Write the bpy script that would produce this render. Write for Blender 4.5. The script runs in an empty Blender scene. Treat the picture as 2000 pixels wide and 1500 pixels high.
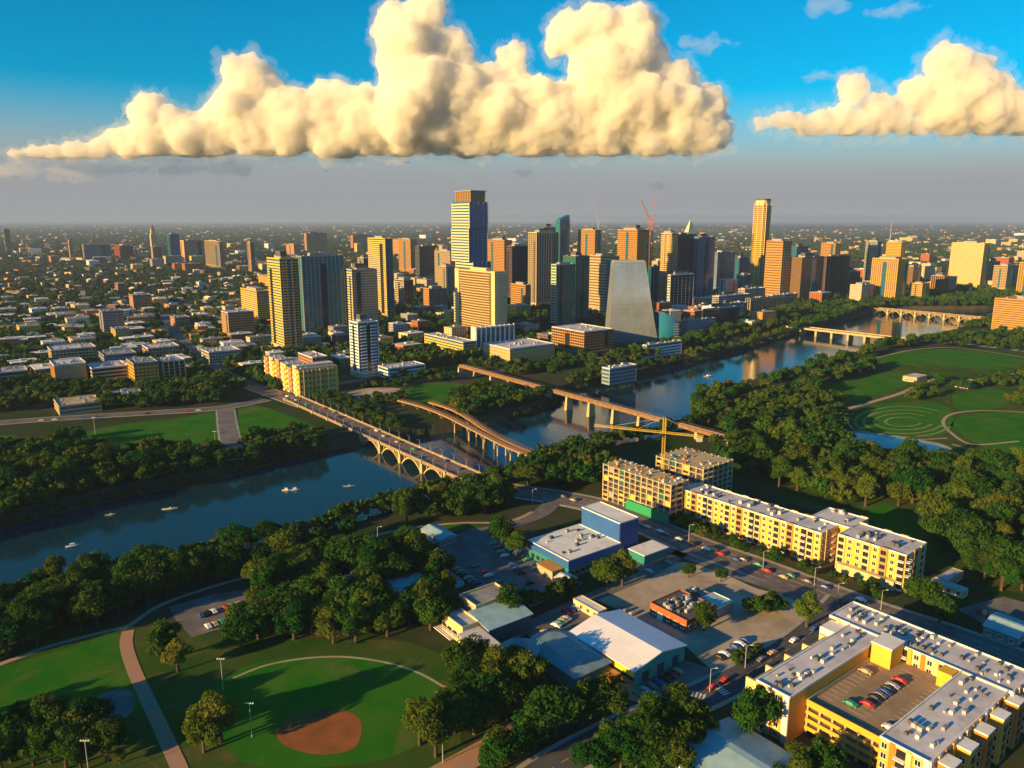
import bpy, bmesh, math, random
import numpy as np
from mathutils import Vector, Matrix
from mathutils.geometry import tessellate_polygon

# ---------------------------------------------------------------- camera, sky, sun, exposure
F = 1511.0; P = math.atan(320 / F); H = 160.0
CP, SP = math.cos(P), math.sin(P)
sc = bpy.context.scene; col = sc.collection
cam = bpy.data.cameras.new('camera'); cam_o = bpy.data.objects.new('camera', cam); col.objects.link(cam_o)
cam_o.location = (0, 0, H); cam_o.rotation_euler = (math.pi / 2 - P, 0, 0)
cam.sensor_width = 36; cam.lens = 36 * F / 2000; cam.clip_start = 1; cam.clip_end = 200000; sc.camera = cam_o

SUN_EL = math.radians(13); SUN_AZ = Vector((-0.80, -0.60)).normalized()
TS = Vector((SUN_AZ.x * math.cos(SUN_EL), SUN_AZ.y * math.cos(SUN_EL), math.sin(SUN_EL)))
world = bpy.data.worlds.new('World'); sc.world = world; world.use_nodes = True
wt = world.node_tree; WN = wt.nodes; WL = wt.links
bg = WN['Background']; sky = WN.new('ShaderNodeTexSky'); sky.sky_type = 'NISHITA'; sky.sun_disc = False
sky.sun_elevation = SUN_EL; sky.sun_rotation = math.atan2(TS.x, TS.y)
sky.air_density = 1.0; sky.dust_density = 0.4; sky.ozone_density = 3.5
hs = WN.new('ShaderNodeHueSaturation'); hs.inputs['Saturation'].default_value = 1.65; hs.inputs['Value'].default_value = 0.53
hs.inputs['Hue'].default_value = 0.49
WL.new(sky.outputs[0], hs.inputs['Color'])
tc = WN.new('ShaderNodeTexCoord'); sx = WN.new('ShaderNodeSeparateXYZ'); WL.new(tc.outputs['Generated'], sx.inputs[0])
mr = WN.new('ShaderNodeMapRange'); mr.interpolation_type = 'SMOOTHERSTEP'
for i, val in ((1, 0.02), (2, 0.165), (3, 1.0), (4, 0.0)): mr.inputs[i].default_value = val
WL.new(sx.outputs[2], mr.inputs[0])
hz = WN.new('ShaderNodeMix'); hz.data_type = 'RGBA'     # the grey murk low over the whole horizon
WL.new(mr.outputs[0], hz.inputs[0]); WL.new(hs.outputs[0], hz.inputs[6]); hz.inputs[7].default_value = (1.16, 1.18, 1.24, 1)
WL.new(hz.outputs[2], bg.inputs['Color']); bg.inputs['Strength'].default_value = 0.12
sun = bpy.data.lights.new('sun', 'SUN'); sun_o = bpy.data.objects.new('sun', sun); col.objects.link(sun_o)
sun.energy = 4.3; sun.angle = math.radians(0.6); sun.color = (1.0, 0.64, 0.22)
sun_o.rotation_euler = TS.to_track_quat('Z', 'Y').to_euler()
sc.view_settings.view_transform = 'Standard'; sc.view_settings.look = 'None'
sc.view_settings.exposure = 1.3; sc.view_settings.gamma = 1
sc.cycles.use_denoising = True; sc.cycles.max_bounces = 14; sc.cycles.volume_bounces = 12
sc.cycles.diffuse_bounces = 3; sc.cycles.glossy_bounces = 3; sc.cycles.transparent_max_bounces = 8

# ---------------------------------------------------------------- helpers
R = random.Random(7)
def ray(u, v):
    x = (u - 1000) / F; y = (750 - v) / F
    return Vector((x, CP + y * SP, -SP + y * CP))
def G(u, v, z=0.0):                         # photo point -> place on the level z
    d = ray(u, v); t = (z - H) / d.z
    return Vector((t * d.x, t * d.y, z))
def at_y(u, v, Y):
    d = ray(u, v); return Vector((0, 0, H)) + d * (Y / d.y)
def proj(p):
    q = p[2] - H; Z = p[1] * CP - q * SP
    return 1000 + F * p[0] / Z, 750 - F * (p[1] * SP + q * CP) / Z, Z
def height_at(p, v):                        # how tall something standing at p is when its top shows at row v
    m = (750 - v) / F; y = p[1]
    return H + y * (m * CP - SP) / (CP + m * SP)
def run_to(c, d, u):                        # length along d from c until column u
    k = (u - 1000) / F
    return (k * (c.y * CP + H * SP) - c.x) / (d.x - k * d.y * CP)

MATS = {}
def mat(name, color, rough=0.8, spec=0.3, metal=0.0, noise=0.0, nscale=1.0, bump=0.0, color2=None, objrand=0.0, world_space=False, color3=None, nscale3=0.2):
    if name in MATS: return MATS[name]
    m = bpy.data.materials.new(name); m.use_nodes = True
    nt = m.node_tree; n = nt.nodes; b = n['Principled BSDF']
    b.inputs['Base Color'].default_value = (*color, 1); b.inputs['Roughness'].default_value = rough
    b.inputs['Specular IOR Level'].default_value = spec; b.inputs['Metallic'].default_value = metal
    if noise or color2 or bump or objrand:
        t = n.new('ShaderNodeTexCoord'); g = n.new('ShaderNodeNewGeometry')
        nz = n.new('ShaderNodeTexNoise'); nz.inputs['Scale'].default_value = nscale; nz.inputs['Detail'].default_value = 5; nz.inputs['Roughness'].default_value = 0.65
        nt.links.new(g.outputs['Position'] if world_space else t.outputs['Object'], nz.inputs['Vector'])
        c2 = color2 or tuple(c * (1 - noise) for c in color)
        rp = n.new('ShaderNodeMapRange'); rp.inputs[1].default_value = 0.35; rp.inputs[2].default_value = 0.65
        nt.links.new(nz.outputs['Fac'], rp.inputs[0])
        mx = n.new('ShaderNodeMix'); mx.data_type = 'RGBA'
        mx.inputs[6].default_value = (*color, 1); mx.inputs[7].default_value = (*c2, 1)
        nt.links.new(rp.outputs[0], mx.inputs[0]); last = mx.outputs[2]
        if color3:                          # worn or dirty patches with a shape of their own
            n3 = n.new('ShaderNodeTexNoise'); n3.inputs['Scale'].default_value = nscale3; n3.inputs['Detail'].default_value = 6; n3.inputs['Roughness'].default_value = 0.7; n3.inputs['Distortion'].default_value = 0.6
            nt.links.new(g.outputs['Position'] if world_space else t.outputs['Object'], n3.inputs['Vector'])
            r3 = n.new('ShaderNodeMapRange'); r3.inputs[1].default_value = 0.54; r3.inputs[2].default_value = 0.68; r3.inputs[4].default_value = 0.85; nt.links.new(n3.outputs['Fac'], r3.inputs[0])
            m3 = n.new('ShaderNodeMix'); m3.data_type = 'RGBA'; nt.links.new(r3.outputs[0], m3.inputs[0]); nt.links.new(last, m3.inputs[6]); m3.inputs[7].default_value = (*color3, 1); last = m3.outputs[2]
        if objrand:
            oi = n.new('ShaderNodeObjectInfo'); h2 = n.new('ShaderNodeHueSaturation')
            ra = n.new('ShaderNodeMapRange'); ra.inputs[3].default_value = 1 - objrand; ra.inputs[4].default_value = 1 + objrand
            nt.links.new(oi.outputs['Random'], ra.inputs[0]); nt.links.new(ra.outputs[0], h2.inputs['Value'])
            nt.links.new(last, h2.inputs['Color']); last = h2.outputs[0]
        nt.links.new(last, b.inputs['Base Color'])
        if bump:
            bp = n.new('ShaderNodeBump'); bp.inputs['Strength'].default_value = bump; bp.inputs['Distance'].default_value = 0.3
            nt.links.new(nz.outputs['Fac'], bp.inputs['Height']); nt.links.new(bp.outputs[0], b.inputs['Normal'])
    MATS[name] = m; return m

class MB:
    def __init__(s): s.v = []; s.f = []
    def box(s, x0, x1, y0, y1, z0, z1):
        i = len(s.v)
        s.v += [(x0, y0, z0), (x1, y0, z0), (x1, y1, z0), (x0, y1, z0), (x0, y0, z1), (x1, y0, z1), (x1, y1, z1), (x0, y1, z1)]
        s.f += [(i, i+3, i+2, i+1), (i+4, i+5, i+6, i+7), (i, i+1, i+5, i+4), (i+1, i+2, i+6, i+5), (i+2, i+3, i+7, i+6), (i+3, i, i+4, i+7)]
        return s
    def hexa(s, lo, hi):                    # four low and four high corners
        i = len(s.v); s.v += [tuple(p) for p in lo] + [tuple(p) for p in hi]
        s.f += [(i, i+3, i+2, i+1), (i+4, i+5, i+6, i+7), (i, i+1, i+5, i+4), (i+1, i+2, i+6, i+5), (i+2, i+3, i+7, i+6), (i+3, i, i+4, i+7)]
        return s
    def prism(s, poly, z0, z1, top=None):   # poly counter-clockwise
        i = len(s.v); n = len(poly); top = top or poly
        s.v += [(p[0], p[1], z0) for p in poly] + [(p[0], p[1], z1) for p in top]
        s.f += [tuple(range(i+n-1, i-1, -1)), tuple(range(i+n, i+2*n))]
        s.f += [(i+k, i+(k+1) % n, i+n+(k+1) % n, i+n+k) for k in range(n)]
        return s
    def tube(s, p, q, r0, r1=None, n=6):
        p = Vector(p); q = Vector(q); r1 = r0 if r1 is None else r1
        d = (q - p).normalized(); a = d.orthogonal().normalized(); b = d.cross(a); i = len(s.v)
        for c, r in ((p, r0), (q, r1)):
            s.v += [tuple(c + (a * math.cos(2*math.pi*k/n) + b * math.sin(2*math.pi*k/n)) * r) for k in range(n)]
        s.f += [(i+k, i+(k+1) % n, i+n+(k+1) % n, i+n+k) for k in range(n)]
        s.f += [tuple(range(i+n-1, i-1, -1)), tuple(range(i+n, i+2*n))]
        return s
    def poly(s, pts): i = len(s.v); s.v += [tuple(p) for p in pts]; s.f.append(tuple(range(i, i+len(pts)))); return s
    def mesh(s, name, m):
        me = bpy.data.meshes.new(name); me.from_pydata(s.v, [], s.f); me.update()
        if m: me.materials.append(m)
        return me
    def build(s, name, m, parent=None, kind=None, smooth=False):
        me = s.mesh(name, m)
        if smooth: me.polygons.foreach_set('use_smooth', [True] * len(me.polygons))
        return put(me, name, parent, kind=kind)
def put(me, name, parent=None, loc=(0, 0, 0), rz=0.0, kind=None, sc_=None):
    o = bpy.data.objects.new(name, me); col.objects.link(o); o.parent = parent
    o.location = loc; o.rotation_euler = (0, 0, rz)
    if sc_: o.scale = sc_
    if kind: o['kind'] = kind
    return o
def tag(o, label, cat, group=None):
    o['label'] = label; o['category'] = cat
    if group: o['group'] = group
    return o
def thing(name, label, cat, loc=(0, 0, 0), rz=0.0, group=None):
    o = bpy.data.objects.new(name, None); col.objects.link(o); o.empty_display_size = 1
    o.location = loc; o.rotation_euler = (0, 0, rz); return tag(o, label, cat, group)
def ccw(poly):
    a = sum(poly[i][0] * poly[(i+1) % len(poly)][1] - poly[(i+1) % len(poly)][0] * poly[i][1] for i in range(len(poly)))
    return poly if a > 0 else poly[::-1]
def sheet(name, polys, z, m, parent=None):  # flat sheet(s) following outlines
    mb = MB()
    for poly in polys:
        pts = [Vector((p[0], p[1], 0)) for p in poly]; i = len(mb.v)
        mb.v += [(p.x, p.y, z) for p in pts]
        for t in tessellate_polygon([pts]):
            a, b, c = t; n = (pts[b] - pts[a]).cross(pts[c] - pts[a]).z
            mb.f.append((i+a, i+b, i+c) if n > 0 else (i+a, i+c, i+b))
    o = mb.build(name, m, parent)
    if parent is None: o['kind'] = 'structure'
    return o
def smooth_line(pts, k=6):                  # Catmull-Rom
    out = []; q = [pts[0]] + list(pts) + [pts[-1]]
    for i in range(1, len(q) - 2):
        a, b, c, d = q[i-1], q[i], q[i+1], q[i+2]
        for j in range(k):
            t = j / k
            out.append(0.5 * ((2*b) + (c - a) * t + (2*a - 5*b + 4*c - d) * t*t + (3*b - a - 3*c + d) * t**3))
    out.append(pts[-1]); return out
def offset_line(pts, d):
    out = []
    for i, p in enumerate(pts):
        t = (pts[min(i+1, len(pts)-1)] - pts[max(i-1, 0)]); t.z = 0; t.normalize()
        out.append(p + Vector((-t.y, t.x, 0)) * d)
    return out
# what stands where, so that trees keep off roads, roofs and water
CELL = 3.0; GX0, GY0, GNX, GNY = -2600.0, 120.0, 1740, 1400
BLK = np.zeros((GNX, GNY), bool)
def inpoly(px, py, poly):
    r = np.zeros(px.shape, bool); n = len(poly); j = n - 1
    for i in range(n):
        xi, yi = poly[i][0], poly[i][1]; xj, yj = poly[j][0], poly[j][1]
        if yi != yj: r ^= ((yi > py) != (yj > py)) & (px < (xj - xi) * (py - yi) / (yj - yi) + xi)
        j = i
    return r
def block(poly, val=True):
    xs = [p[0] for p in poly]; ys = [p[1] for p in poly]
    i0 = max(0, int((min(xs) - GX0) / CELL)); i1 = min(GNX, int((max(xs) - GX0) / CELL) + 1)
    j0 = max(0, int((min(ys) - GY0) / CELL)); j1 = min(GNY, int((max(ys) - GY0) / CELL) + 1)
    if i1 <= i0 or j1 <= j0: return
    X, Y = np.meshgrid(GX0 + (np.arange(i0, i1) + .5) * CELL, GY0 + (np.arange(j0, j1) + .5) * CELL, indexing='ij')
    m = inpoly(X, Y, poly); BLK[i0:i1, j0:j1][m] = val
def blocked(x, y):
    i = int((x - GX0) / CELL); j = int((y - GY0) / CELL)
    return 0 <= i < GNX and 0 <= j < GNY and bool(BLK[i, j])
def grow(poly, d):
    c = sum((Vector((p[0], p[1], 0)) for p in poly), Vector()) / len(poly)
    return [Vector((p[0], p[1], 0)) + (Vector((p[0], p[1], 0)) - c).normalized() * d for p in poly]
# ---------------------------------------------------------------- materials
M_ground = mat('ground_cover', (0.022, 0.055, 0.012), 1, 0.0, color2=(0.075, 0.065, 0.040), nscale=0.012, world_space=True)
M_lawn = mat('mown_lawn', (0.018, 0.135, 0.008), 1, 0.0, color2=(0.050, 0.15, 0.014), nscale=0.05, world_space=True, color3=(0.12, 0.13, 0.035), nscale3=0.045)
M_park = mat('rough_grass', (0.024, 0.085, 0.010), 1, 0.0, color2=(0.070, 0.095, 0.022), nscale=0.03, world_space=True, color3=(0.14, 0.11, 0.05), nscale3=0.07)
M_asphalt = mat('asphalt', (0.20, 0.185, 0.185), 0.95, 0.1, noise=0.4, nscale=0.10, world_space=True, color3=(0.11, 0.10, 0.10), nscale3=0.10)
M_road = mat('road_asphalt', (0.19, 0.165, 0.16), 0.95, 0.1, noise=0.35, nscale=0.08, world_space=True, color3=(0.10, 0.09, 0.09), nscale3=0.12)
M_dark_road = mat('dark_asphalt', (0.10, 0.10, 0.115), 0.95, 0.1, noise=0.35, nscale=0.12, world_space=True)
M_conc = mat('concrete', (0.42, 0.39, 0.36), 0.9, 0.2, noise=0.3, nscale=0.15)
M_kerb = mat('kerb_concrete', (0.38, 0.36, 0.34), 0.9, 0.1, noise=0.25, nscale=0.2, world_space=True)
M_path = mat('gravel_path', (0.46, 0.36, 0.26), 1, 0.0, noise=0.3, nscale=0.15, world_space=True)
M_brownpath = mat('decomposed_granite', (0.46, 0.24, 0.14), 1, 0.0, color2=(0.36, 0.24, 0.18), nscale=0.1, world_space=True)
M_dirt = mat('bare_dirt', (0.52, 0.42, 0.34), 1, 0.0, color2=(0.30, 0.25, 0.19), nscale=0.05, world_space=True)
M_infield = mat('infield_clay', (0.33, 0.115, 0.040), 1, 0.0, color2=(0.22, 0.085, 0.030), nscale=0.12, world_space=True)
M_line = mat('road_paint', (0.75, 0.74, 0.70), 0.8, 0.1, noise=0.3, nscale=0.6, world_space=True)
M_yline = mat('yellow_road_paint', (0.65, 0.42, 0.06), 0.8, 0.1)
M_white = mat('white_paint', (0.78, 0.76, 0.74), 0.7, 0.2, noise=0.12, nscale=0.12, color3=(0.52, 0.49, 0.46), nscale3=0.18)
M_roof = mat('pale_roof_membrane', (0.60, 0.57, 0.60), 0.85, 0.2, noise=0.30, nscale=0.10, objrand=0.10, color3=(0.30, 0.28, 0.28), nscale3=0.12)
M_groof = mat('grey_roof_gravel', (0.30, 0.29, 0.30), 0.95, 0.1, noise=0.4, nscale=0.12, objrand=0.15)
M_cream = mat('cream_stucco', (0.66, 0.50, 0.26), 0.85, 0.15, noise=0.1, nscale=0.2, color3=(0.50, 0.38, 0.20), nscale3=0.15)
M_yellow = mat('yellow_stucco', (0.74, 0.45, 0.055), 0.85, 0.15, noise=0.1, nscale=0.2, color3=(0.52, 0.35, 0.10), nscale3=0.15)
M_tan = mat('tan_stone', (0.50, 0.39, 0.25), 0.9, 0.1, noise=0.2, nscale=0.2)
M_orange = mat('orange_stucco', (0.54, 0.27, 0.085), 0.85, 0.15, noise=0.15, nscale=0.2)
M_brick = mat('red_brick', (0.42, 0.13, 0.045), 0.9, 0.1, noise=0.3, nscale=0.6)
M_brown = mat('brown_stone', (0.20, 0.12, 0.09), 0.85, 0.2, noise=0.25, nscale=0.1)
M_grey = mat('grey_panel', (0.30, 0.30, 0.31), 0.8, 0.2, noise=0.15, nscale=0.1)
M_dgrey = mat('dark_grey_panel', (0.09, 0.09, 0.105), 0.7, 0.3)
M_purple = mat('plum_stone', (0.15, 0.105, 0.115), 0.8, 0.2, noise=0.2, nscale=0.1)
M_glass = mat('blue_glass', (0.018, 0.12, 0.20), 0.12, 0.7)
M_tglass = mat('teal_glass', (0.014, 0.15, 0.17), 0.12, 0.7)
M_gglass = mat('green_glass', (0.022, 0.13, 0.10), 0.15, 0.7)
M_bglass = mat('bronze_glass', (0.16, 0.10, 0.035), 0.18, 0.9)
M_kglass = mat('dark_window_glass', (0.018, 0.022, 0.030), 0.12, 0.6)
M_mirror = mat('sail_glass', (0.44, 0.54, 0.64), 0.12, 0.8, metal=0.55, noise=0.35, nscale=0.025)
M_steel = mat('painted_steel', (0.45, 0.45, 0.46), 0.5, 0.4, metal=0.3)
M_crane = mat('crane_yellow', (0.68, 0.46, 0.06), 0.6, 0.3)
M_redsteel = mat('crane_red', (0.45, 0.13, 0.09), 0.6, 0.3)
M_black = mat('black_rubber', (0.02, 0.02, 0.02), 0.8, 0.2)

# ---------------------------------------------------------------- ground with the lake cut out of it
WZ = -7.0
south_px = [(-420, 1335), (-150, 1278), (0, 1208), (130, 1158), (270, 1142), (400, 1112), (480, 1090), (570, 1077), (660, 1044), (760, 1014), (850, 990), (930, 970), (985, 950), (1050, 917), (1110, 897), (1180, 884), (1260, 870), (1330, 852), (1372, 835), (1352, 808), (1364, 787), (1400, 767), (1450, 754), (1520, 735), (1600, 712), (1680, 692), (1740, 676), (1790, 664), (1850, 652), (1900, 640), (1945, 624), (2050, 614), (2300, 610)]
north_px = [(2300, 596), (2050, 597), (1930, 604), (1840, 605), (1760, 606), (1700, 613), (1660, 624), (1620, 636), (1575, 650), (1520, 664), (1440, 690), (1350, 712), (1250, 738), (1190, 750), (1110, 768), (1085, 790), (1040, 808), (985, 822), (930, 835), (870, 846), (810, 856), (750, 868), (690, 872), (620, 888), (540, 905), (430, 938), (300, 962), (150, 995), (0, 1035), (-150, 1075), (-420, 1150)]
south = smooth_line([G(u, v, WZ) for u, v in south_px], 4)
north = smooth_line([G(u, v, WZ) for u, v in north_px], 4)
def wiggle(l, a):
    o = []
    for p in l: o.append(p + Vector((R.uniform(-a, a), R.uniform(-a, a), 0)))
    return o
lake_line = wiggle(south, 1.2) + wiggle(north, 1.2)
bank_top = offset_line(south, -7) + offset_line(north, -7)
for p in bank_top: p.z = 0
lakeP = [Vector((p.x, p.y, 0)) for p in bank_top]
outer = [Vector(p) for p in ((-90000, -20000, 0), (90000, -20000, 0), (90000, 120000, 0), (-90000, 120000, 0))]
mb = MB(); allp = outer + lakeP; mb.v = [tuple(p) for p in allp]
for a, b, c in tessellate_polygon([outer, lakeP]):
    n = (allp[b] - allp[a]).cross(allp[c] - allp[a]).z; mb.f.append((a, b, c) if n > 0 else (a, c, b))
mb.build('ground', M_ground)['kind'] = 'structure'
nl = len(lake_line); mb = MB()
mb.v = [(p.x, p.y, 0) for p in bank_top] + [(p.x, p.y, WZ - 0.8) for p in lake_line]
mb.f = [(i, nl + i, nl + (i+1) % nl, (i+1) % nl) for i in range(nl)]
M_bank = mat('lake_bank', (0.035, 0.045, 0.018), 1, 0, color2=(0.09, 0.07, 0.045), nscale=0.08, world_space=True)
mb.build('lake_bank', M_bank)['kind'] = 'structure'
block([(p.x, p.y) for p in bank_top])

def water_mat(name, color, bumpd, scale):
    m = bpy.data.materials.new(name); m.use_nodes = True; nt = m.node_tree; b = nt.nodes['Principled BSDF']
    b.inputs['Base Color'].default_value = (*color, 1); b.inputs['Roughness'].default_value = 0.06
    b.inputs['IOR'].default_value = 1.33; b.inputs['Specular IOR Level'].default_value = 0.5
    g = nt.nodes.new('ShaderNodeNewGeometry'); mp = nt.nodes.new('ShaderNodeMapping'); mp.inputs['Scale'].default_value = (scale, scale * 1.6, scale)
    n1 = nt.nodes.new('ShaderNodeTexNoise'); n1.inputs['Scale'].default_value = 1; n1.inputs['Detail'].default_value = 3
    nt.links.new(g.outputs['Position'], mp.inputs[0]); nt.links.new(mp.outputs[0], n1.inputs['Vector'])
    bp = nt.nodes.new('ShaderNodeBump'); bp.inputs['Strength'].default_value = 0.35; bp.inputs['Distance'].default_value = bumpd
    nt.links.new(n1.outputs['Fac'], bp.inputs['Height']); nt.links.new(bp.outputs[0], b.inputs['Normal'])
    return m
M_water = water_mat('lake_water', (0.004, 0.034, 0.052), 0.20, 0.30)
sheet('lake', [[(p.x, p.y) for p in offset_line(south, -3) + offset_line(north, -3)]], WZ, M_water)

# ---------------------------------------------------------------- roads, paths, lots and lawns
def ribbon(name, px, width, m, z, k=6, zz=0.0, keep=True, kerb=None, lines=None):
    c = smooth_line([G(u, v, zz) for u, v in px], k)
    l = offset_line(c, width / 2); r = offset_line(c, -width / 2)
    mb = MB(); n = len(c)
    mb.v = [(p.x, p.y, z) for p in l] + [(p.x, p.y, z) for p in r]
    mb.f = [(i, n + i, n + i + 1, i + 1) for i in range(n - 1)]
    o = mb.build(name, m); o['kind'] = 'structure'
    if keep:
        bl = offset_line(c, width / 2 + 3); br = offset_line(c, -width / 2 - 3)
        for i in range(n - 1): block([bl[i], br[i], br[i+1], bl[i+1]])
    if kerb:
        mb = MB()
        for s in (-1, 1):
            a = offset_line(c, s * width / 2); b = offset_line(c, s * (width / 2 + kerb))
            if s > 0: a, b = b, a
            for i in range(n - 1):
                mb.hexa([(b[i].x, b[i].y, -.1), (b[i+1].x, b[i+1].y, -.1), (a[i+1].x, a[i+1].y, -.1), (a[i].x, a[i].y, -.1)],
                        [(b[i].x, b[i].y, .14), (b[i+1].x, b[i+1].y, .14), (a[i+1].x, a[i+1].y, .14), (a[i].x, a[i].y, .14)])
        mb.build('pavement', M_kerb)['kind'] = 'structure'
    if lines:
        for off, w, dash, mm in lines:
            mb = MB(); q = offset_line(smooth_line([G(u, v, zz) for u, v in px], 14), off); acc = 0
            for i in range(len(q) - 1):
                a, b = q[i], q[i+1]; d = b - a; ln = d.length
                if ln < .01: continue
                d /= ln; nn = Vector((-d.y, d.x, 0)) * w / 2; t = 0
                while t < ln:
                    if dash == 0: s1 = ln
                    else:
                        ph = (acc + t) % (2 * dash); s1 = min(ln, t + (dash - ph if ph < dash else 2 * dash - ph) + 1e-4)
                    if dash == 0 or (acc + t + 1e-3) % (2 * dash) < dash:
                        x, y = a + d * t, a + d * s1
                        mb.poly([(x - nn).to_tuple()[:2] + (z + .03,), (y - nn).to_tuple()[:2] + (z + .03,), (y + nn).to_tuple()[:2] + (z + .03,), (x + nn).to_tuple()[:2] + (z + .03,)])
                    t = s1
                acc += ln
            mb.build('lane_marking', mm)['kind'] = 'structure'
    return c
def area(name, px, m, z, bl=True, soft=True):
    pts = [G(u, v) for u, v in px]
    if soft: pts = smooth_line(pts + [pts[0]], 5)[:-1]
    o = sheet(name, [[(p.x, p.y) for p in pts]], z, m)
    if bl: block(pts)
    return pts

# lawns
area('park_grass', [(-420, 1330), (0, 1235), (240, 1222), (420, 1240), (640, 1250), (800, 1255), (930, 1330), (900, 1430), (800, 1520), (-420, 1560)], M_park, 0.03, bl=False)
area('lawn', [(-120, 1345), (0, 1305), (120, 1270), (235, 1238), (262, 1300), (285, 1370), (240, 1400), (120, 1420), (-120, 1440)], M_lawn, 0.06)
area('lawn', [(390, 1370), (440, 1320), (520, 1292), (640, 1280), (760, 1290), (860, 1335), (850, 1420), (760, 1480), (600, 1500), (480, 1490), (420, 1430)], M_lawn, 0.06)
area('baseball_infield', [(538, 1428), (560, 1402), (610, 1384), (660, 1384), (700, 1402), (706, 1432), (690, 1462), (640, 1474), (585, 1468), (548, 1450)], M_infield, 0.10)
area('lawn', [(150, 850), (220, 832), (340, 818), (425, 808), (428, 880), (340, 885), (230, 880), (170, 880)], M_lawn, 0.06)
area('lawn', [(465, 800), (500, 792), (560, 810), (620, 835), (610, 850), (540, 852), (500, 872), (470, 862)], M_lawn, 0.06)
area('lawn', [(-60, 858), (20, 850), (45, 862), (20, 878), (-60, 884)], M_lawn, 0.06)
area('lawn', [(780, 765), (840, 748), (910, 752), (890, 778), (820, 790)], M_lawn, 0.06)
area('park_grass', [(1400, 880), (1420, 800), (1600, 730), (1760, 690), (2100, 690), (2300, 900), (2200, 1150), (1850, 1120), (1700, 1040), (1500, 960)], M_park, 0.03, bl=False)
area('lawn', [(1690, 705), (1760, 688), (1860, 682), (1960, 695), (2010, 706), (1950, 722), (1860, 716), (1760, 712)], M_lawn, 0.06)
area('lawn', [(1600, 760), (1680, 735), (1760, 728), (1800, 738), (1740, 762), (1660, 785), (1600, 790)], M_lawn, 0.06)
area('lawn', [(1660, 820), (1700, 795), (1780, 785), (1850, 795), (1862, 830), (1830, 852), (1750, 852), (1680, 845)], M_lawn, 0.06)
area('lawn', [(1855, 832), (1880, 812), (1960, 806), (2060, 815), (2080, 860), (2000, 885), (1920, 872)], M_lawn, 0.06)
area('lawn', [(1860, 770), (1940, 760), (1980, 775), (1940, 798), (1870, 798)], M_lawn, 0.06)
area('lawn', [(1680, 990), (1740, 985), (1800, 1020), (1830, 1070), (1780, 1075), (1720, 1035)], M_lawn, 0.06)
area('lawn', [(690, 1055), (760, 1038), (860, 1025), (940, 1028), (900, 1036), (780, 1055), (700, 1075)], M_lawn, 0.06)
# bare lots and parking
area('dirt_lot', [(1160, 1170), (1240, 1130), (1320, 1098), (1400, 1115), (1480, 1150), (1580, 1175), (1570, 1230), (1480, 1290), (1400, 1310), (1335, 1260), (1260, 1215)], M_dirt, 0.05)
area('parking_lot', [(330, 1185), (420, 1160), (500, 1150), (505, 1195), (440, 1225), (375, 1245), (345, 1215)], M_asphalt, 0.05, soft=False)
area('parking_lot', [(850, 1060), (930, 1030), (990, 1040), (1060, 1090), (1140, 1140), (1040, 1185), (970, 1190), (900, 1120)], M_asphalt, 0.05, soft=False)
area('parking_lot', [(1030, 1240), (1110, 1190), (1180, 1190), (1150, 1230), (1110, 1250), (1130, 1280), (1180, 1330), (1140, 1320), (1060, 1260)], M_asphalt, 0.06, soft=False)
area('parking_lot', [(1230, 1345), (1340, 1290), (1400, 1310), (1380, 1345), (1300, 1385), (1250, 1380)], M_asphalt, 0.07, soft=False)
area('parking_lot', [(1230, 1085), (1290, 1058), (1330, 1078), (1300, 1105), (1250, 1120)], M_asphalt, 0.06, soft=False)
area('parking_lot', [(1870, 1190), (1960, 1165), (2080, 1200), (2060, 1260), (1960, 1240)], M_asphalt, 0.05, soft=False)
area('plaza', [(190, 1360), (235, 1345), (262, 1358), (255, 1395), (215, 1405)], M_asphalt, 0.09)
area('plaza', [(660, 772), (720, 758), (790, 760), (760, 775), (700, 782)], M_dirt, 0.05)
# streets
lam = [(2260, 1395), (2000, 1298), (1850, 1243), (1720, 1200), (1640, 1170), (1550, 1136), (1460, 1102), (1380, 1074), (1300, 1042), (1230, 1012), (1160, 986), (1080, 970), (1000, 958), (948, 948)]
ribbon('street', lam, 19, M_road, 0.12, kerb=2.4, lines=[(-0.25, .2, 0, M_yline), (0.25, .2, 0, M_yline), (4.6, .22, 3, M_line), (-4.6, .22, 3, M_line)])
ribbon('street', [(1650, 1172), (1612, 1212), (1560, 1255), (1480, 1305), (1400, 1346), (1330, 1378), (1250, 1410), (1170, 1450), (1080, 1500), (1000, 1560)], 12, M_dark_road, 0.16, kerb=1.8, lines=[(0, .2, 3, M_yline)])
ribbon('street', [(1340, 1378), (1260, 1360), (1190, 1350), (1100, 1392), (1010, 1432), (930, 1475), (850, 1520)], 9, M_brownpath, 0.20)
ribbon('street', [(990, 1245), (1060, 1212), (1130, 1178), (1200, 1148), (1270, 1118), (1330, 1080), (1345, 1060)], 7, M_asphalt, 0.24)
ribbon('street', [(1090, 968), (1060, 1000), (1010, 1020), (960, 1035), (900, 1048)], 10, M_road, 0.16)
ribbon('street', [(-300, 855), (0, 826), (150, 815), (300, 806), (430, 797), (520, 780)], 13, M_road, 0.12, kerb=1.5)
ribbon('street', [(600, 792), (520, 764), (440, 733), (395, 702), (360, 672), (335, 645), (318, 615)], 17, M_road, 0.16, kerb=1.5, lines=[(0, .3, 0, M_yline), (4, .25, 3, M_line), (-4, .25, 3, M_line)])
ribbon('street', [(530, 772), (640, 752), (760, 738), (880, 735), (1000, 722), (1120, 705), (1230, 692), (1320, 668), (1420, 640), (1520, 608), (1600, 590)], 13, M_road, 0.2)
ribbon('street', [(452, 900), (449, 860), (444, 830), (440, 800)], 13, M_asphalt, 0.2, kerb=1.5)
ribbon('street', [(1750, 662), (1840, 667), (1920, 676), (2020, 688), (2150, 700)], 13, M_kerb, 0.14)
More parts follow.
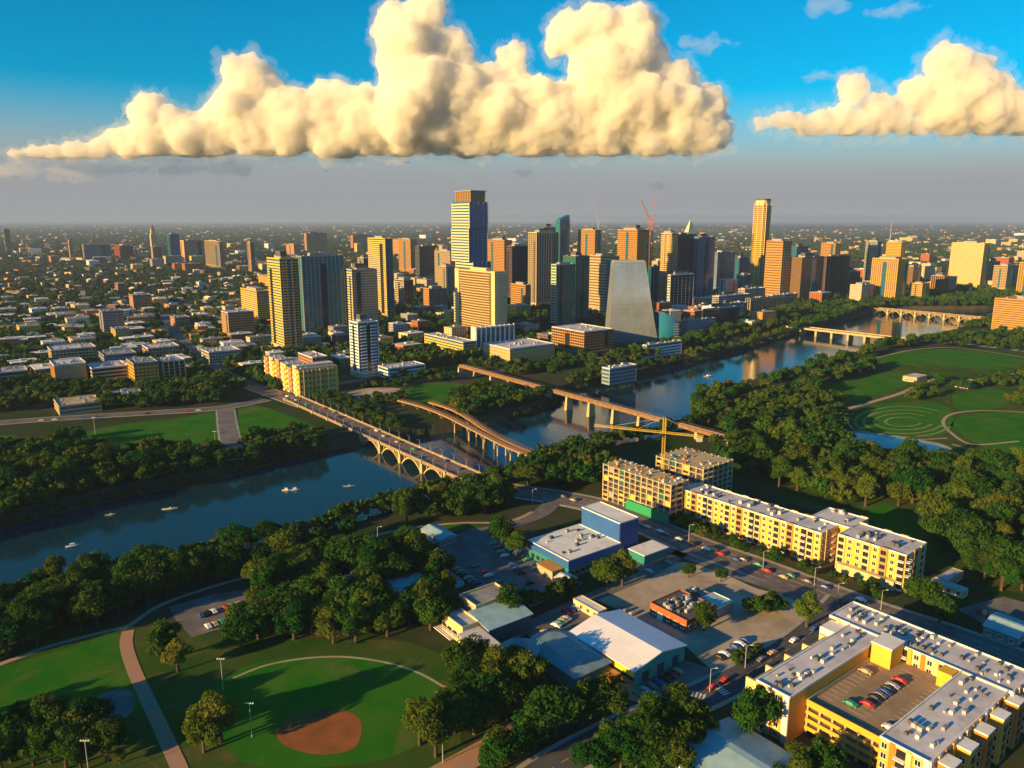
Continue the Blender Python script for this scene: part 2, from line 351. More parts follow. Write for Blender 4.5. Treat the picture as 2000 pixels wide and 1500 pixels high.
ribbon('street', [(1300, 1074), (1380, 1102), (1450, 1128), (1520, 1152), (1600, 1185)], 6, M_asphalt, 0.24)
# paths
ribbon('footpath', [(250, 1232), (247, 1262), (262, 1310), (290, 1370), (318, 1430), (350, 1500), (372, 1560)], 4.6, M_brownpath, 0.14)
ribbon('footpath', [(-200, 1370), (0, 1298), (100, 1262), (200, 1236), (252, 1222), (300, 1190), (350, 1168), (430, 1142), (520, 1118), (600, 1098), (700, 1085)], 2.6, M_path, 0.18)
ribbon('footpath', [(620, 1085), (720, 1050), (800, 1032), (900, 1022), (990, 1020), (1040, 1000)], 2.4, M_path, 0.18)
ribbon('footpath', [(640, 1108), (720, 1085), (800, 1060), (850, 1045)], 4.5, M_kerb, 0.22)
ribbon('footpath', [(455, 1325), (520, 1300), (600, 1286), (680, 1284), (760, 1296), (820, 1316), (870, 1344)], 1.1, M_path, 0.14, keep=False)
ribbon('footpath', [(55, 925), (150, 915), (260, 905), (360, 892), (440, 883)], 2.6, M_path, 0.14)
ribbon('footpath', [(1450, 852), (1540, 830), (1620, 808), (1700, 786), (1760, 768), (1800, 750), (1830, 738)], 5, M_path, 0.14)
ribbon('footpath', [(1990, 862), (1900, 868), (1858, 846), (1842, 824), (1862, 808), (1920, 802), (2010, 806)], 2.6, M_path, 0.14)
ribbon('footpath', [(1665, 838), (1720, 850), (1790, 858), (1850, 856)], 2, M_path, 0.14)
ribbon('footpath', [(1790, 1000), (1830, 1030), (1880, 1050), (1960, 1075), (2050, 1100)], 2.4, M_dirt, 0.14)
for k, (rx, ry) in enumerate(((95, 30), (78, 23), (58, 16), (36, 9))):
    ribbon('planting_bed', [(1765 + rx * math.cos(t * .52 + .3), 824 + ry * math.sin(t * .52 + .3)) for t in range(11)], 2.2, mat('pale_bedding', (0.24, 0.30, 0.11), 1, 0, noise=0.4, nscale=0.2), 0.15 + .02 * k, keep=False)
ribbon('footpath', [(1530, 770), (1560, 778), (1580, 792)], 3, M_path, 0.14)
ribbon('footpath', [(1700, 702), (1780, 684), (1860, 679), (1950, 690), (2020, 702)], 2.6, M_path, 0.16)
ribbon('footpath', [(1830, 738), (1900, 742), (1980, 730), (2060, 715)], 3, M_path, 0.17)
ribbon('footpath', [(1860, 868), (1920, 885), (2000, 900), (2080, 905)], 2.4, M_path, 0.16)
ribbon('footpath', [(1560, 826), (1640, 818), (1665, 838)], 2.2, M_path, 0.17)
ribbon('footpath', [(820, 1170), (850, 1150), (900, 1142), (870, 1115)], 3.5, M_kerb, 0.22)
area('pond_rim', [(1650, 842), (1700, 845), (1780, 856), (1852, 872), (1862, 895), (1840, 908), (1780, 894), (1700, 874), (1655, 860)], M_kerb, 0.20)
M_pond = water_mat('pond_water', (0.010, 0.10, 0.15), 0.03, 0.8)
area('pond', [(1658, 846), (1700, 849), (1780, 861), (1845, 876), (1853, 893), (1838, 901), (1780, 888), (1700, 869), (1662, 857)], M_pond, 0.24)
# crossings at the street corner below the white shed
mb = MB()
for (u0, v0), (u1, v1), n in (((1338, 1352), (1375, 1362), 6), ((1395, 1338), (1418, 1356), 6)):
    a, b = G(u0, v0), G(u1, v1)
    for k in range(n):
        p = a.lerp(b, k / (n - 1)); t = (b - a).normalized(); q = Vector((-t.y, t.x, 0))
        mb.poly([(*(p + t*.35 + q*s1).xy, .21 + .0) if False else ((p + t*e + q*s1).x, (p + t*e + q*s1).y, .215) for e, s1 in ((-.35, -1.6), (.35, -1.6), (.35, 1.6), (-.35, 1.6))])
mb.build('crossing_marking', M_line)['kind'] = 'structure'
# ---------------------------------------------------------------- bridges
def frame_between(a, b):
    d = b - a; return math.atan2(d.y, d.x), Vector((d.x, d.y, 0)).length
def arch_bridge(name, label, a, b, width, spans, z_top, z_spring, m_side, m_deck, lamps=True, rise=None):
    rz, L = frame_between(a, b); t = thing(name, label, 'bridge', (a.x, a.y, 0), rz)
    h = width / 2; s = L / spans
    MB().box(-6, L + 6, -h, h, z_top - 1.0, z_top).build('deck', m_deck, t)
    for sgn in (-1, 1):
        mb = MB(); y = sgn * (h - .3); mb.box(-6, L + 6, y - .25, y + .25, z_top + .004, z_top + .35); mb.box(-6, L + 6, y - .2, y + .2, z_top + .95, z_top + 1.2)
        for k in range(int(L / 2.2)): mb.box(k * 2.2 - .25, k * 2.2 + .25, y - .15, y + .15, z_top + .36, z_top + .94)
        mb.build('railing', m_side, t)
    rise = rise or (z_top - 1.6 - z_spring)
    for k in range(spans):
        n = 14
        for y0, y1 in ((-h + .4, -h + 3.4), (h - 3.4, h - .4)):
          mb = MB()
          for j in range(n):
            t0, t1 = j / n, (j + 1) / n
            x0, x1 = (k + t0 * .88 + .06) * s, (k + t1 * .88 + .06) * s
            za, zb_ = z_spring + rise * math.sin(math.pi * t0) ** .8, z_spring + rise * math.sin(math.pi * t1) ** .8
            if True:
                mb.hexa([(x0, y0, za), (x1, y0, zb_), (x1, y1, zb_), (x0, y1, za)], [(x0, y0, za + 1.1), (x1, y0, zb_ + 1.1), (x1, y1, zb_ + 1.1), (x0, y1, za + 1.1)])
                if j % 2 == 1 and zb_ + 1.1 < z_top - 1.1: mb.box(x1 - .3, x1 + .3, y0 + .3, y1 - .3, zb_ + 1.0, z_top - 1.0)
          mb.build('arch', m_side, t)
    for k in range(spans + 1):
        MB().box(k * s - 1.5, k * s + 1.5, -h - .5, h + .5, -12, z_top - 1.004).box(k * s - .9, k * s + .9, -h - .7, -h + .6, z_top - 1.0, z_top + 1.5).box(k * s - .9, k * s + .9, h - .6, h + .7, z_top - 1.0, z_top + 1.5).build('pier', m_side, t)
    if lamps:
        for k in range(0, spans * 2 + 1):
            for sgn in (-1, 1):
                x = min(k * s / 2, L); y = sgn * (h - .3)
                MB().tube((x, y, z_top), (x, y, z_top + 6), .12, .08).tube((x, y, z_top + 6), (x, y - sgn * 1.4, z_top + 6.4), .07).box(x - .2, x + .2, y - sgn * 1.4 - .3, y - sgn * 1.4 + .3, z_top + 6.3, z_top + 6.5).build('lamp_post', M_steel, t)
    return t, rz, L
M_warmconc = mat('weathered_concrete', (0.55, 0.42, 0.22), 0.9, 0.15, noise=0.3, nscale=0.3)
M_deck = mat('bridge_deck', (0.22, 0.16, 0.15), 0.95, 0.1, noise=0.35, nscale=0.2)
LA, LB = G(575, 781), G(942, 944)
lam_t, lam_rz, lam_L = arch_bridge('arch_bridge', 'concrete arch road bridge with golden lit side crossing the near lake arm', LA, LB, 17, 10, 0.9, -8.0, M_warmconc, M_deck)
arch_bridge('arch_bridge', 'far low arch bridge, the one highest up the lake by the yellow hotel', G(1688, 600, 2), G(1940, 623, 2), 18, 9, 2.2, -6.0, M_warmconc, M_deck, lamps=False)
# road bridge on flat girders
a, b = G(1560, 639, 3), G(1752, 661, 3); rz, L = frame_between(a, b)
t = thing('girder_bridge', 'flat pale girder bridge between the far arch bridge and the lake bend', 'bridge', (a.x, a.y, 0), rz)
MB().box(-25, L + 20, -9, 9, 1.6, 3.2).build('deck', M_warmconc, t)
for s in (-1, 1): MB().box(-25, L + 20, s * 8.7 - .25, s * 8.7 + .25, 3.21, 4.2).build('railing', M_warmconc, t)
for k in range(6): MB().box(L * (k + .3) / 6 - 1.5, L * (k + .3) / 6 + 1.5, -7, 7, -11, 1.59).build('pier', M_warmconc, t)
# railway bridge
a, b = G(900, 712, 8), G(1428, 853, 8); rz, L = frame_between(a, b)
M_rust = mat('rusty_girder', (0.30, 0.16, 0.075), 0.85, 0.2, noise=0.4, nscale=0.3)
t = thing('railway_bridge', 'long rusty railway bridge on tall stone piers behind the footbridge', 'bridge', (a.x, a.y, 3), rz)
MB().box(0, L, -2.6, 2.6, 4.4, 5.0).build('deck', M_rust, t)
for s in (-1, 1):
    mb = MB().box(0, L, s * 2.4 - .25, s * 2.4 + .25, 2.2, 4.39)
    for k in range(int(L / 6)): mb.box(k * 6 - .15, k * 6 + .15, s * 2.4 - .45, s * 2.4 + .45, 2.3, 4.3)
    mb.build('girder', M_rust, t); MB().box(0, L, s * .75 - .08, s * .75 + .08, 5.01, 5.2).build('rail', M_steel, t)
    mb = MB().box(0, L, s * 2.8 - .05, s * 2.8 + .05, 5.9, 6.0)
    for k in range(int(L / 4)): mb.box(k * 4 - .05, k * 4 + .05, s * 2.8 - .05, s * 2.8 + .05, 4.7, 5.9)
    mb.build('railing', M_rust, t)
for k in range(13): MB().hexa([(L * k / 12 - 1.7, -4, -11), (L * k / 12 + 1.7, -4, -11), (L * k / 12 + 1.7, 4, -11), (L * k / 12 - 1.7, 4, -11)], [(L * k / 12 - 1.1, -3, 2.19), (L * k / 12 + 1.1, -3, 2.19), (L * k / 12 + 1.1, 3, 2.19), (L * k / 12 - 1.1, 3, 2.19)]).build('pier', M_warmconc, t)
def clear_strip(a, b, left, right):
    d = (b - a).normalized(); n = Vector((-d.y, d.x, 0)); block([a + n * left, a - n * right, b - n * right, b + n * left])
clear_strip(LA, LB, 14, 30); clear_strip(G(895, 712), G(1095, 768), 12, 46); clear_strip(G(1330, 835), G(1430, 860), 8, 14); clear_strip(G(775, 788), G(900, 835), 16, 30)
# pedestrian bridge: two decks that lean apart and meet
t = thing('footbridge', 'brown double curved footbridge on slender columns beside the arch bridge', 'bridge', (0, 0, 2.5))
M_wood = mat('footbridge_deck', (0.42, 0.24, 0.12), 0.85, 0.2, noise=0.3, nscale=0.4)
for px, wd in (([(780, 786), (830, 800), (875, 818), (930, 846), (985, 874), (1030, 893), (1075, 912)], 5.0), ([(840, 790), (885, 805), (922, 826), (955, 848), (1000, 872), (1050, 894), (1090, 908)], 4.0)):
    c = smooth_line([G(u, v, 2) for u, v in px], 8); l = offset_line(c, wd / 2); r = offset_line(c, -wd / 2); mb = MB(); rl = MB()
    dz = 0.0 if wd > 4.5 else 0.012
    for i in range(len(c) - 1):
        q = (r[i], r[i+1], l[i+1], l[i]); mb.hexa([(p.x, p.y, 1.0 + dz) for p in q], [(p.x, p.y, 2.0 + dz) for p in q])
        for s, e in ((l, 1), (r, -1)):
            rl.tube((s[i].x, s[i].y, 3.1), (s[i+1].x, s[i+1].y, 3.1), .08, n=4).tube((s[i].x, s[i].y, 2), (s[i].x, s[i].y, 3.1), .06, n=4)
    mb.build('deck', M_wood, t); rl.build('railing', M_rust, t)
    for i in range(2, len(c) - 1, 4):
        p = c[i]; MB().tube((p.x, p.y, -11), (p.x, p.y, -3), .7, .5).tube((p.x, p.y, -3.2), (l[i].x, l[i].y, 1.0), .32).tube((p.x, p.y, -3.2), (r[i].x, r[i].y, 1.0), .32).build('column', M_warmconc, t)

# ---------------------------------------------------------------- generic high building
GA = math.atan2(0.595, 0.804)
def facade(mb, W, D, z0, z1, fl, style, off=0.0, bay=3.4, front=None):
    n = max(1, int(round((z1 - z0) / fl))); fh = (z1 - z0) / n
    TH = {'bands': fh * .50, 'grid': fh * .30, 'ribs': .35, 'balcony': .32, 'glass': .12}; PR = {'bands': .35, 'grid': .30, 'ribs': .22, 'balcony': 1.5, 'glass': .12}
    for ax, st in (('x', style), ('y', front or style)):
        th, pr = TH[st], PR[st]
        for k in range(n):
            z = z0 + k * fh
            if st == 'balcony':
                if ax == 'x':
                    for s0, s1 in ((.03, .47), (.53, .97)):
                        mb.box(-pr, 0, D * s0, D * s1, z, z + th); mb.box(-pr, -pr + .15, D * s0, D * s1, z + th, z + 1.55)
                    mb.box(-.22, .05, 0, D, z + .01, z + th + .2); mb.box(W - .05, W + .2, 0, D, z + .01, z + th)
                else:
                    for s0, s1 in ((.1, .40), (.60, .9)):
                        mb.box(W * s0, W * s1, -pr, 0, z, z + th); mb.box(W * s0, W * s1, -pr, -pr + .15, z + th + .3, z + 1.3)
                    mb.box(0, W, -.2, .05, z + .01, z + th); mb.box(0, W, D - .05, D + .2, z + .01, z + th)
            elif ax == 'x': mb.box(-pr, .05, -.02, D + .02, z, z + th); mb.box(W - .05, W + pr, -.02, D + .02, z, z + th)
            else: mb.box(-.01, W + .01, -pr, .05, z, z + th - .01); mb.box(-.01, W + .01, D - .05, D + pr, z, z + th - .01)
        b = {'grid': bay, 'ribs': bay * 1.3, 'balcony': bay * 2.2, 'bands': 400, 'glass': bay * 1.6}[st]; w = {'grid': .55, 'ribs': .9, 'balcony': .7, 'bands': .8, 'glass': .18}[st]; q = {'grid': .36, 'ribs': .75, 'balcony': .3, 'bands': .4, 'glass': .2}[st]
        L_ = D if ax == 'x' else W; m_ = max(1 if b > 100 else 2, int(L_ / b))
        for k in range(m_ + 1):
            y = min(max(L_ * k / m_, w / 2 - q + .01), L_ - w / 2 + q - .01)
            if ax == 'x': mb.box(-q - .01, .31, y - w/2, y + w/2, z0, z1 - .03); mb.box(W - .31, W + q + .01, y - w/2, y + w/2, z0, z1 - .03)
            else: mb.box(y - w/2, y + w/2, -q, .3, z0, z1 - .02); mb.box(y - w/2, y + w/2, D - .3, D + q, z0, z1 - .02)
def solve(ul, uc, ur, vb, vt, ang):
    C = G(uc, vb); xd = Vector((math.cos(ang), math.sin(ang), 0)); yd = Vector((-xd.y, xd.x, 0))
    W = run_to(C, xd, ur); D = run_to(C, yd, ul); W = W if 4 < W < 160 else 30; D = D if 4 < D < 200 else 30
    return C, xd, yd, W, D, height_at(C, vt)
def foot(C, xd, yd, W, D, g=3): return [C - xd*g - yd*g, C + xd*(W+g) - yd*g, C + xd*(W+g) + yd*(D+g), C - xd*g + yd*(D+g)]
def roof_bits(t, W, D, z, m, rnd, n=3, top=True):
    mb = MB(); mb.box(-.45, W + .45, -.45, D + .45, z, z + .5)
    for x0, x1, y0, y1 in ((-.45, W + .45, -.45, -.1), (-.45, W + .45, D + .1, D + .45), (-.45, -.1, -.1, D + .1), (W + .1, W + .45, -.1, D + .1)): mb.box(x0, x1, y0, y1, z + .5, z + 1.4)
    mb.build('roof', m, t)
    if top:
        a = rnd.uniform(.18, .3); MB().box(W * a, W * (1 - a), D * a, D * (1 - a), z + .5, z + rnd.uniform(3.5, 5.5)).build('penthouse', M_grey, t)
    for k in range(n):
        x, y = rnd.uniform(.06, .85) * W, (rnd.uniform(.05, .15) * D if k % 2 else rnd.uniform(.83, .9) * D) if top else rnd.uniform(.06, .88) * D; s = rnd.uniform(1.2, 2.4)
        MB().box(x, x + s * 1.3, y, y + s, z + .5, z + .5 + s).build('roof_unit', M_steel, t)
BLD = []
def tower(ul, uc, ur, vb, vt, style, wall, glass, label, cat='tower', name='tower', fl=3.7, ang=GA, roof=None, pent=True, bay=3.4, base=None, group=None, foot_ok=True, front=None, dmax=200):
    C, xd, yd, W, D, h = solve(ul, uc, ur, vb, vt, ang); D = min(D, dmax); front = front or ('glass' if glass in (M_glass, M_tglass, M_gglass, M_kglass) and style != 'ribs' and h > 30 else None); rnd = random.Random(int(ul * 7 + vt))  # glass fronts leave pale bands to the side faces, imitating their sunlit gold
    t = thing(name, label, cat, C, ang, group)
    MB().box(0, W, 0, D, -.5, h - .02).build('glazing', glass, t)
    mb = MB(); facade(mb, W, D, 0, h - .6, fl, style, bay=bay, front=front); mb.build('facade_frame', wall, t)
    if h > 26:                              # bays of another glass break up the long faces
        g2 = M_glass if glass in (M_bglass, M_brown, M_tan, M_purple) else M_bglass if glass is M_dgrey else M_kglass
        if D > 12 and rnd.random() < .8:
            q = rnd.choice((.22, .5, .72)); w2 = D * rnd.uniform(.09, .16); MB().box(-.95, -.02, D * q - w2 / 2, D * q + w2 / 2, 6, h * rnd.uniform(.86, .98)).build('glass_bay', g2, t)
        if W > 12 and rnd.random() < .8:
            q = rnd.choice((.25, .5, .75)); w2 = W * rnd.uniform(.09, .18); MB().box(W * q - w2 / 2, W * q + w2 / 2, -.95, -.02, 6, h * rnd.uniform(.86, .98)).build('glass_bay', g2, t)
        if rnd.random() < .6: MB().box(-.9, W + .9, -.9, D + .9, h * .08, h * .08 + 1.4).build('ledge', wall, t)
        if rnd.random() < .5: MB().box(W * .2, W * .55, D * .2, D * .6, h + 3.4, h + rnd.uniform(6.5, 10)).build('plant_room', M_dgrey, t)
    if base: MB().box(-1.2, W + 1.2, -1.2, D + 1.2, -.4, base).build('podium', M_tan, t)
    roof_bits(t, W, D, h, roof or wall, rnd, 2 if name == 'tower' else 9, pent and h > 18)
    if foot_ok: block(foot(C, xd, yd, W, D)); BLD.append((C, W, D, h))
    return t, W, D, h
tower(533, 557, 592, 690, 507, 'bands', M_yellow, M_glass, 'slim residential tower with bright yellow left side, leftmost of the downtown towers', base=9, front='balcony', fl=3.3)
tower(588, 597, 677, 655, 502, 'ribs', M_grey, M_tglass, 'broad grey ribbed tower with dark glass corners behind the leftmost slim tower', bay=4.5)
tower(677, 692, 740, 650, 528, 'bands', M_cream, M_glass, 'grey-blue tower with thin lit edge, second behind the white riverside condominium', front='grid')
tower(724, 757, 771, 620, 467, 'bands', M_yellow, M_glass, 'tall narrow cream tower with bright lit face, behind the grey-blue tower', fl=3.2)
tower(687, 703, 741, 738, 632, 'bands', M_white, M_glass, 'slender white and glass condominium tower standing nearest to the river lawn', base=5, front='balcony', fl=3.2)
tower(1032, 1047, 1089, 602, 455, 'ribs', M_cream, M_dgrey, 'cream tower with strong vertical stripes, right of the tallest stepped tower', bay=4.2, base=10)
tower(1076, 1085, 1122, 642, 518, 'bands', mat('pale_green_slab', (0.45, 0.47, 0.30), 0.7, 0.3), M_gglass, 'green glass apartment tower with pale balcony bands left of the glass sail', fl=4.2)
tower(1119, 1122, 1149, 634, 502, 'glass', M_dgrey, M_gglass, 'dark green glass slab joined behind the banded green apartment tower')
tower(1128, 1160, 1171, 560, 450, 'grid', M_orange, M_bglass, 'orange lit square tower far behind the green apartment tower')
tower(1150, 1196, 1206, 615, 502, 'bands', M_tan, M_bglass, 'tan office block with a yellow top band just left of the glass sail', fl=5)
tower(1203, 1240, 1263, 602, 450, 'grid', M_orange, M_bglass, 'orange concrete tower frame rising directly above the glass sail', pent=True, bay=4)
tower(1285, 1306, 1318, 600, 457, 'balcony', M_cream, M_bglass, 'narrow yellow tower with small balconies right of the glass sail')
tower(1311, 1318, 1347, 596, 459, 'glass', M_dgrey, M_kglass, 'black glass tower right of the narrow yellow tower')
tower(1345, 1358, 1391, 594, 464, 'glass', M_grey, M_glass, 'deep blue glass tower between the black tower and the pale curved roofs')
tower(1302, 1307, 1352, 608, 538, 'grid', M_white, M_kglass, 'white framed grey block in front of the black glass tower', bay=6, fl=5)
tower(1390, 1398, 1432, 568, 494, 'grid', M_grey, M_glass, 'grey tower with white cap right of the deep blue glass tower')
tower(1432, 1440, 1458, 572, 505, 'glass', M_dgrey, M_glass, 'thin blue-grey tower just left of the tall golden rounded tower')
tower(1490, 1521, 1538, 592, 472, 'bands', M_orange, M_bglass, 'orange banded tower touching the tall golden rounded tower', fl=5)
tower(1538, 1560, 1608, 592, 504, 'grid', M_brown, M_bglass, 'wide brown hotel block left of the plum coloured block')
tower(1602, 1608, 1653, 588, 502, 'bands', M_purple, M_kglass, 'plum coloured stepped block right of the wide brown hotel')
tower(1598, 1625, 1635, 560, 476, 'grid', M_orange, M_bglass, 'small orange tower rising behind the plum coloured block')
tower(1697, 1746, 1766, 592, 507, 'ribs', M_yellow, M_brown, 'yellow riverside hotel with dark centre stripe beside the far arch bridge', bay=3)
tower(1724, 1752, 1760, 560, 474, 'grid', M_yellow, M_bglass, 'yellow tower rising behind the yellow riverside hotel')
tower(1684, 1706, 1714, 558, 472, 'grid', M_tan, M_glass, 'tan tower with dark glass side, left behind the yellow riverside hotel')
tower(1658, 1680, 1704, 594, 558, 'grid', M_cream, M_grey, 'small cream and grey block at the left foot of the yellow hotel')
tower(1774, 1798, 1812, 590, 555, 'grid', M_yellow, M_bglass, 'small square yellow block right of the yellow riverside hotel')
tower(1816, 1840, 1850, 574, 540, 'ribs', M_orange, M_kglass, 'small orange tower with dark stripe right of the square yellow block')
tower(1850, 1912, 1924, 562, 476, 'ribs', M_yellow, M_tan, 'wide yellow ribbed hotel, tallest building near the right edge', bay=4.5)
tower(1936, 1962, 1984, 568, 520, 'grid', M_tan, M_bglass, 'tan block with dark opening right of the wide ribbed hotel')
tower(1984, 2012, 2032, 578, 514, 'ribs', M_yellow, M_bglass, 'yellow block cut by the right edge above the orange hotel')
tower(1936, 2055, 2090, 655, 592, 'bands', M_orange, M_bglass, 'large orange hotel block at the right edge on the south shore', fl=3.3)
tower(990, 1000, 1035, 588, 482, 'grid', M_purple, M_kglass, 'plum grey office tower directly left of the striped cream tower')
tower(953, 985, 1000, 562, 470, 'grid', M_orange, M_bglass, 'orange block right behind the tallest stepped tower')
tower(983, 1012, 1018, 520, 476, 'bands', M_yellow, M_bglass, 'small yellow topped block behind the plum grey office tower')
tower(998, 1026, 1036, 614, 558, 'grid', M_orange, M_bglass, 'low orange block at the foot of the striped cream tower')
tower(1100, 1114, 1124, 548, 492, 'bands', M_cream, M_kglass, 'cream capped block behind the banded green tower', fl=5)
tower(780, 803, 814, 532, 468, 'grid', M_orange, M_bglass, 'orange block between the narrow cream tower and the tallest tower, left one')
tower(812, 820, 852, 540, 482, 'bands', M_dgrey, M_kglass, 'dark office block left of the tallest stepped tower')
tower(850, 880, 892, 560, 492, 'grid', M_tan, M_bglass, 'tan block touching the left side of the tallest stepped tower')
tower(474, 505, 532, 628, 570, 'bands', M_yellow, M_dgrey, 'yellow fronted office block left of the slim residential tower', fl=3.4)
tower(370, 449, 498, 662, 612, 'bands', M_orange, M_brown, 'long orange banded parking structure left of the yellow fronted office', fl=3.4, pent=False, roof=M_roof)
tower(403, 432, 440, 525, 472, 'ribs', M_tan, M_bglass, 'pair of tan slabs on the far left skyline, front one', fl=3.5)
tower(450, 492, 500, 530, 474, 'grid', M_orange, M_purple, 'orange and plum block on the far left skyline')
tower(105, 138, 148, 504, 470, 'grid', M_yellow, M_tan, 'bright yellow cube among trees on the far left skyline')
tower(150, 166, 218, 508, 478, 'grid', M_cream, M_tglass, 'teal glass block with yellow end on the far left skyline')
tower(-20, 13, 24, 492, 448, 'ribs', M_yellow, M_dgrey, 'yellow tower cut off by the left edge of the picture')
tower(330, 336, 354, 512, 458, 'glass', M_dgrey, M_glass, 'dark blue slab tower right of the pale campus spire')
tower(355, 362, 402, 510, 470, 'bands', M_brick, M_cream, 'red and cream campus hall right of the dark blue slab tower')
tower(225, 240, 262, 506, 480, 'grid', M_brick, M_kglass, 'red brick campus block left of the pale campus spire')
tower(262, 300, 318, 506, 482, 'bands', M_tan, M_kglass, 'tan campus block at the foot of the pale spire', foot_ok=False)
for k, (ul, uc, ur, vb, vt) in enumerate(((525, 600, 640, 490, 456), (640, 690, 730, 486, 460), (560, 575, 588, 500, 478), (765, 790, 815, 500, 468))):
    tower(ul, uc, ur, vb, vt, 'bands', M_orange, M_brown, ('long orange stadium stand on the skyline left of the narrow cream tower', 'orange stadium stand just left of the narrow cream tower top', 'small orange block below the stadium stands', 'orange block right of the narrow cream tower top')[k], cat='building', name='stadium' if k < 2 else 'tower', fl=6)

MORE = [
 (856, 872, 888, 580, 522, 'grid', M_tan, M_bglass, 'low tan block left of the curved tower shoulder'),
 (1008, 1022, 1034, 580, 528, 'bands', M_white, M_glass, 'white banded block between the curved and the striped tower'),
 (1262, 1276, 1288, 592, 522, 'glass', M_dgrey, M_glass, 'dark glass block squeezed right of the sail tower top'),
 (1402, 1416, 1438, 592, 548, 'grid', M_white, M_glass, 'white gridded block right of the deep blue tower foot'),
 (1436, 1450, 1464, 588, 538, 'glass', M_grey, M_tglass, 'teal glass block at the left foot of the golden tower'),
 (1638, 1654, 1676, 578, 532, 'bands', M_tan, M_kglass, 'tan banded block between the plum block and yellow hotel'),
 (1764, 1780, 1796, 562, 522, 'grid', M_brown, M_bglass, 'brown block behind the square yellow block'),
 (655, 668, 692, 606, 548, 'grid', M_brick, M_kglass, 'brick red block glimpsed behind the broad grey tower'),
 (772, 790, 808, 596, 548, 'bands', M_tan, M_kglass, 'tan block right of the narrow cream tower foot'),
 (828, 850, 874, 606, 566, 'grid', M_orange, M_brown, 'orange block left of the curved tower middle'),
 (930, 946, 962, 540, 492, 'grid', M_purple, M_kglass, 'plum block right of the tallest tower waist'),
 (1172, 1186, 1200, 580, 516, 'ribs', M_brown, M_bglass, 'brown ribbed block behind the tan office block'),
 (1540, 1552, 1574, 548, 482, 'glass', M_dgrey, M_glass, 'blue-grey tower behind the wide brown hotel'),
 (1920, 1934, 1948, 556, 512, 'grid', M_cream, M_kglass, 'cream block right beside the wide ribbed hotel'),
 (700, 712, 726, 560, 505, 'grid', M_tan, M_kglass, 'tan tower between the grey-blue and the narrow cream tower'),
]
for ul, uc, ur, vb, vt, st, wl, gl_, lab in MORE: tower(ul, uc, ur, vb, vt, st, wl, gl_, lab)
# ---- tallest tower: four shifted stacks of floors and a dark crown
C, xd, yd, W, D, h = solve(888, 921, 956, 645, 373, GA); block(foot(C, xd, yd, W, D))
t = thing('stepped_tower', 'tallest tower of the skyline, stacked in shifted blocks with orange crown', 'tower', C, GA)
cuts = [0, .27, .50, .74, .925, 1.0]; sh = [(0, 0), (2.2, -2.5), (-2.0, 1.5), (-3.0, -2.2), (3, 3)]
for k in range(5):
    z0, z1 = cuts[k] * h, cuts[k+1] * h; dx, dy = sh[k]
    e = thing  # each block is a part with its floor edges below it
    w, d = (W - 8, D - 8) if k == 4 else (W, D)
    bl = MB().box(0, w, 0, d, z0 + .02, z1).build('tower_block', M_bglass if k == 4 else mat('deep_blue_glass', (0.010, 0.10, 0.25), 0.12, 0.7), t); bl.location = (dx, dy, 0)
    mb = MB(); facade(mb, w, d, z0 + .03, z1 - .3, 4.0 if k < 4 else 3.2, 'bands' if k != 4 else 'ribs', bay=4.5, front='glass'); mb.build('floor_edge', M_orange if k == 4 else mat('pale_gold_slab', (0.66, 0.52, 0.24), 0.6, 0.4), bl)  # gold side bands put the sunset gleam into the slab colour
MB().box(2, W - 2, 2, D - 2, h + .01, h + 1.2).build('roof', M_grey, t)

# ---- curved apartment tower beside the lake road
C, xd, yd, W, D, h = solve(892, 968, 990, 668, 534, GA); block(foot(C, xd, yd, W, D))
t = thing('curved_tower', 'wide cream apartment tower with curved balcony front in front of the tallest tower', 'tower', C, GA)
def bow(y0, y1, b, x=0.0, n=12): return [(x - b * math.sin(math.pi * k / n), y0 + (y1 - y0) * k / n) for k in range(n + 1)]
mb = MB(); mb.prism(ccw([(W, 0), (W, D)] + bow(0, D, 2.5)[::-1]), -.4, h); mb.build('glazing', M_bglass, t)
mb = MB(); nfl = int(h / 3.4)
for k in range(nfl): mb.prism(ccw([(3, D * .12), (3, D * .88)] + bow(D * .12, D * .88, 2.5, -1.6 - .5 * math.sin(k * .9))[::-1]), k * h / nfl, k * h / nfl + .85)
mb.build('balcony', M_cream, t)
for y0, y1 in ((-.5, D * .08), (D * .90, D + .5)): MB().box(-1.4, W + .4, y0, y1, -.3, h + 2.5).build('pilaster', M_cream, t)
mb = MB(); facade(mb, W, D * .05, 0, h, 3.4, 'bands')
for k in range(nfl): mb.box(W * .1, W * .9, -.9, -.52, k * h / nfl, k * h / nfl + .6)
mb = MB()
for k in range(nfl): mb.box(W * .1, W * .9, -.9, -.51, k * h / nfl, k * h / nfl + .6)
mb.build('side_balcony', M_grey, t)
MB().box(-.6, W - .4, D * .081, D * .899, h + .01, h + 1.5).box(W * .3, W * .8, D * .3, D * .7, h + 1.51, h + 5).build('roof', M_cream, t)
# ---- library block with white fins at its foot
C, xd, yd, W, D, h = solve(922, 930, 1003, 694, 643, GA); block(foot(C, xd, yd, W, D))
t = thing('library', 'blue glass block with tall white fins at the foot of the curved tower', 'building', C, GA)
MB().box(0, W, 0, D, -.3, h).build('glazing', M_glass, t)
for k in range(9): MB().box(W * k / 8 - .7, W * k / 8 + .7, -1.6, -.01, 0, h + 3).build('fin', M_white, t)
for k in range(4): MB().box(-1.6, -.01, D * (k + .5) / 4 - .7, D * (k + .5) / 4 + .7, 0, h + 3).build('fin', M_white, t)
MB().box(-1.2, W + .5, -1.2, D + .5, h + .01, h + 1).build('roof', M_roof, t)

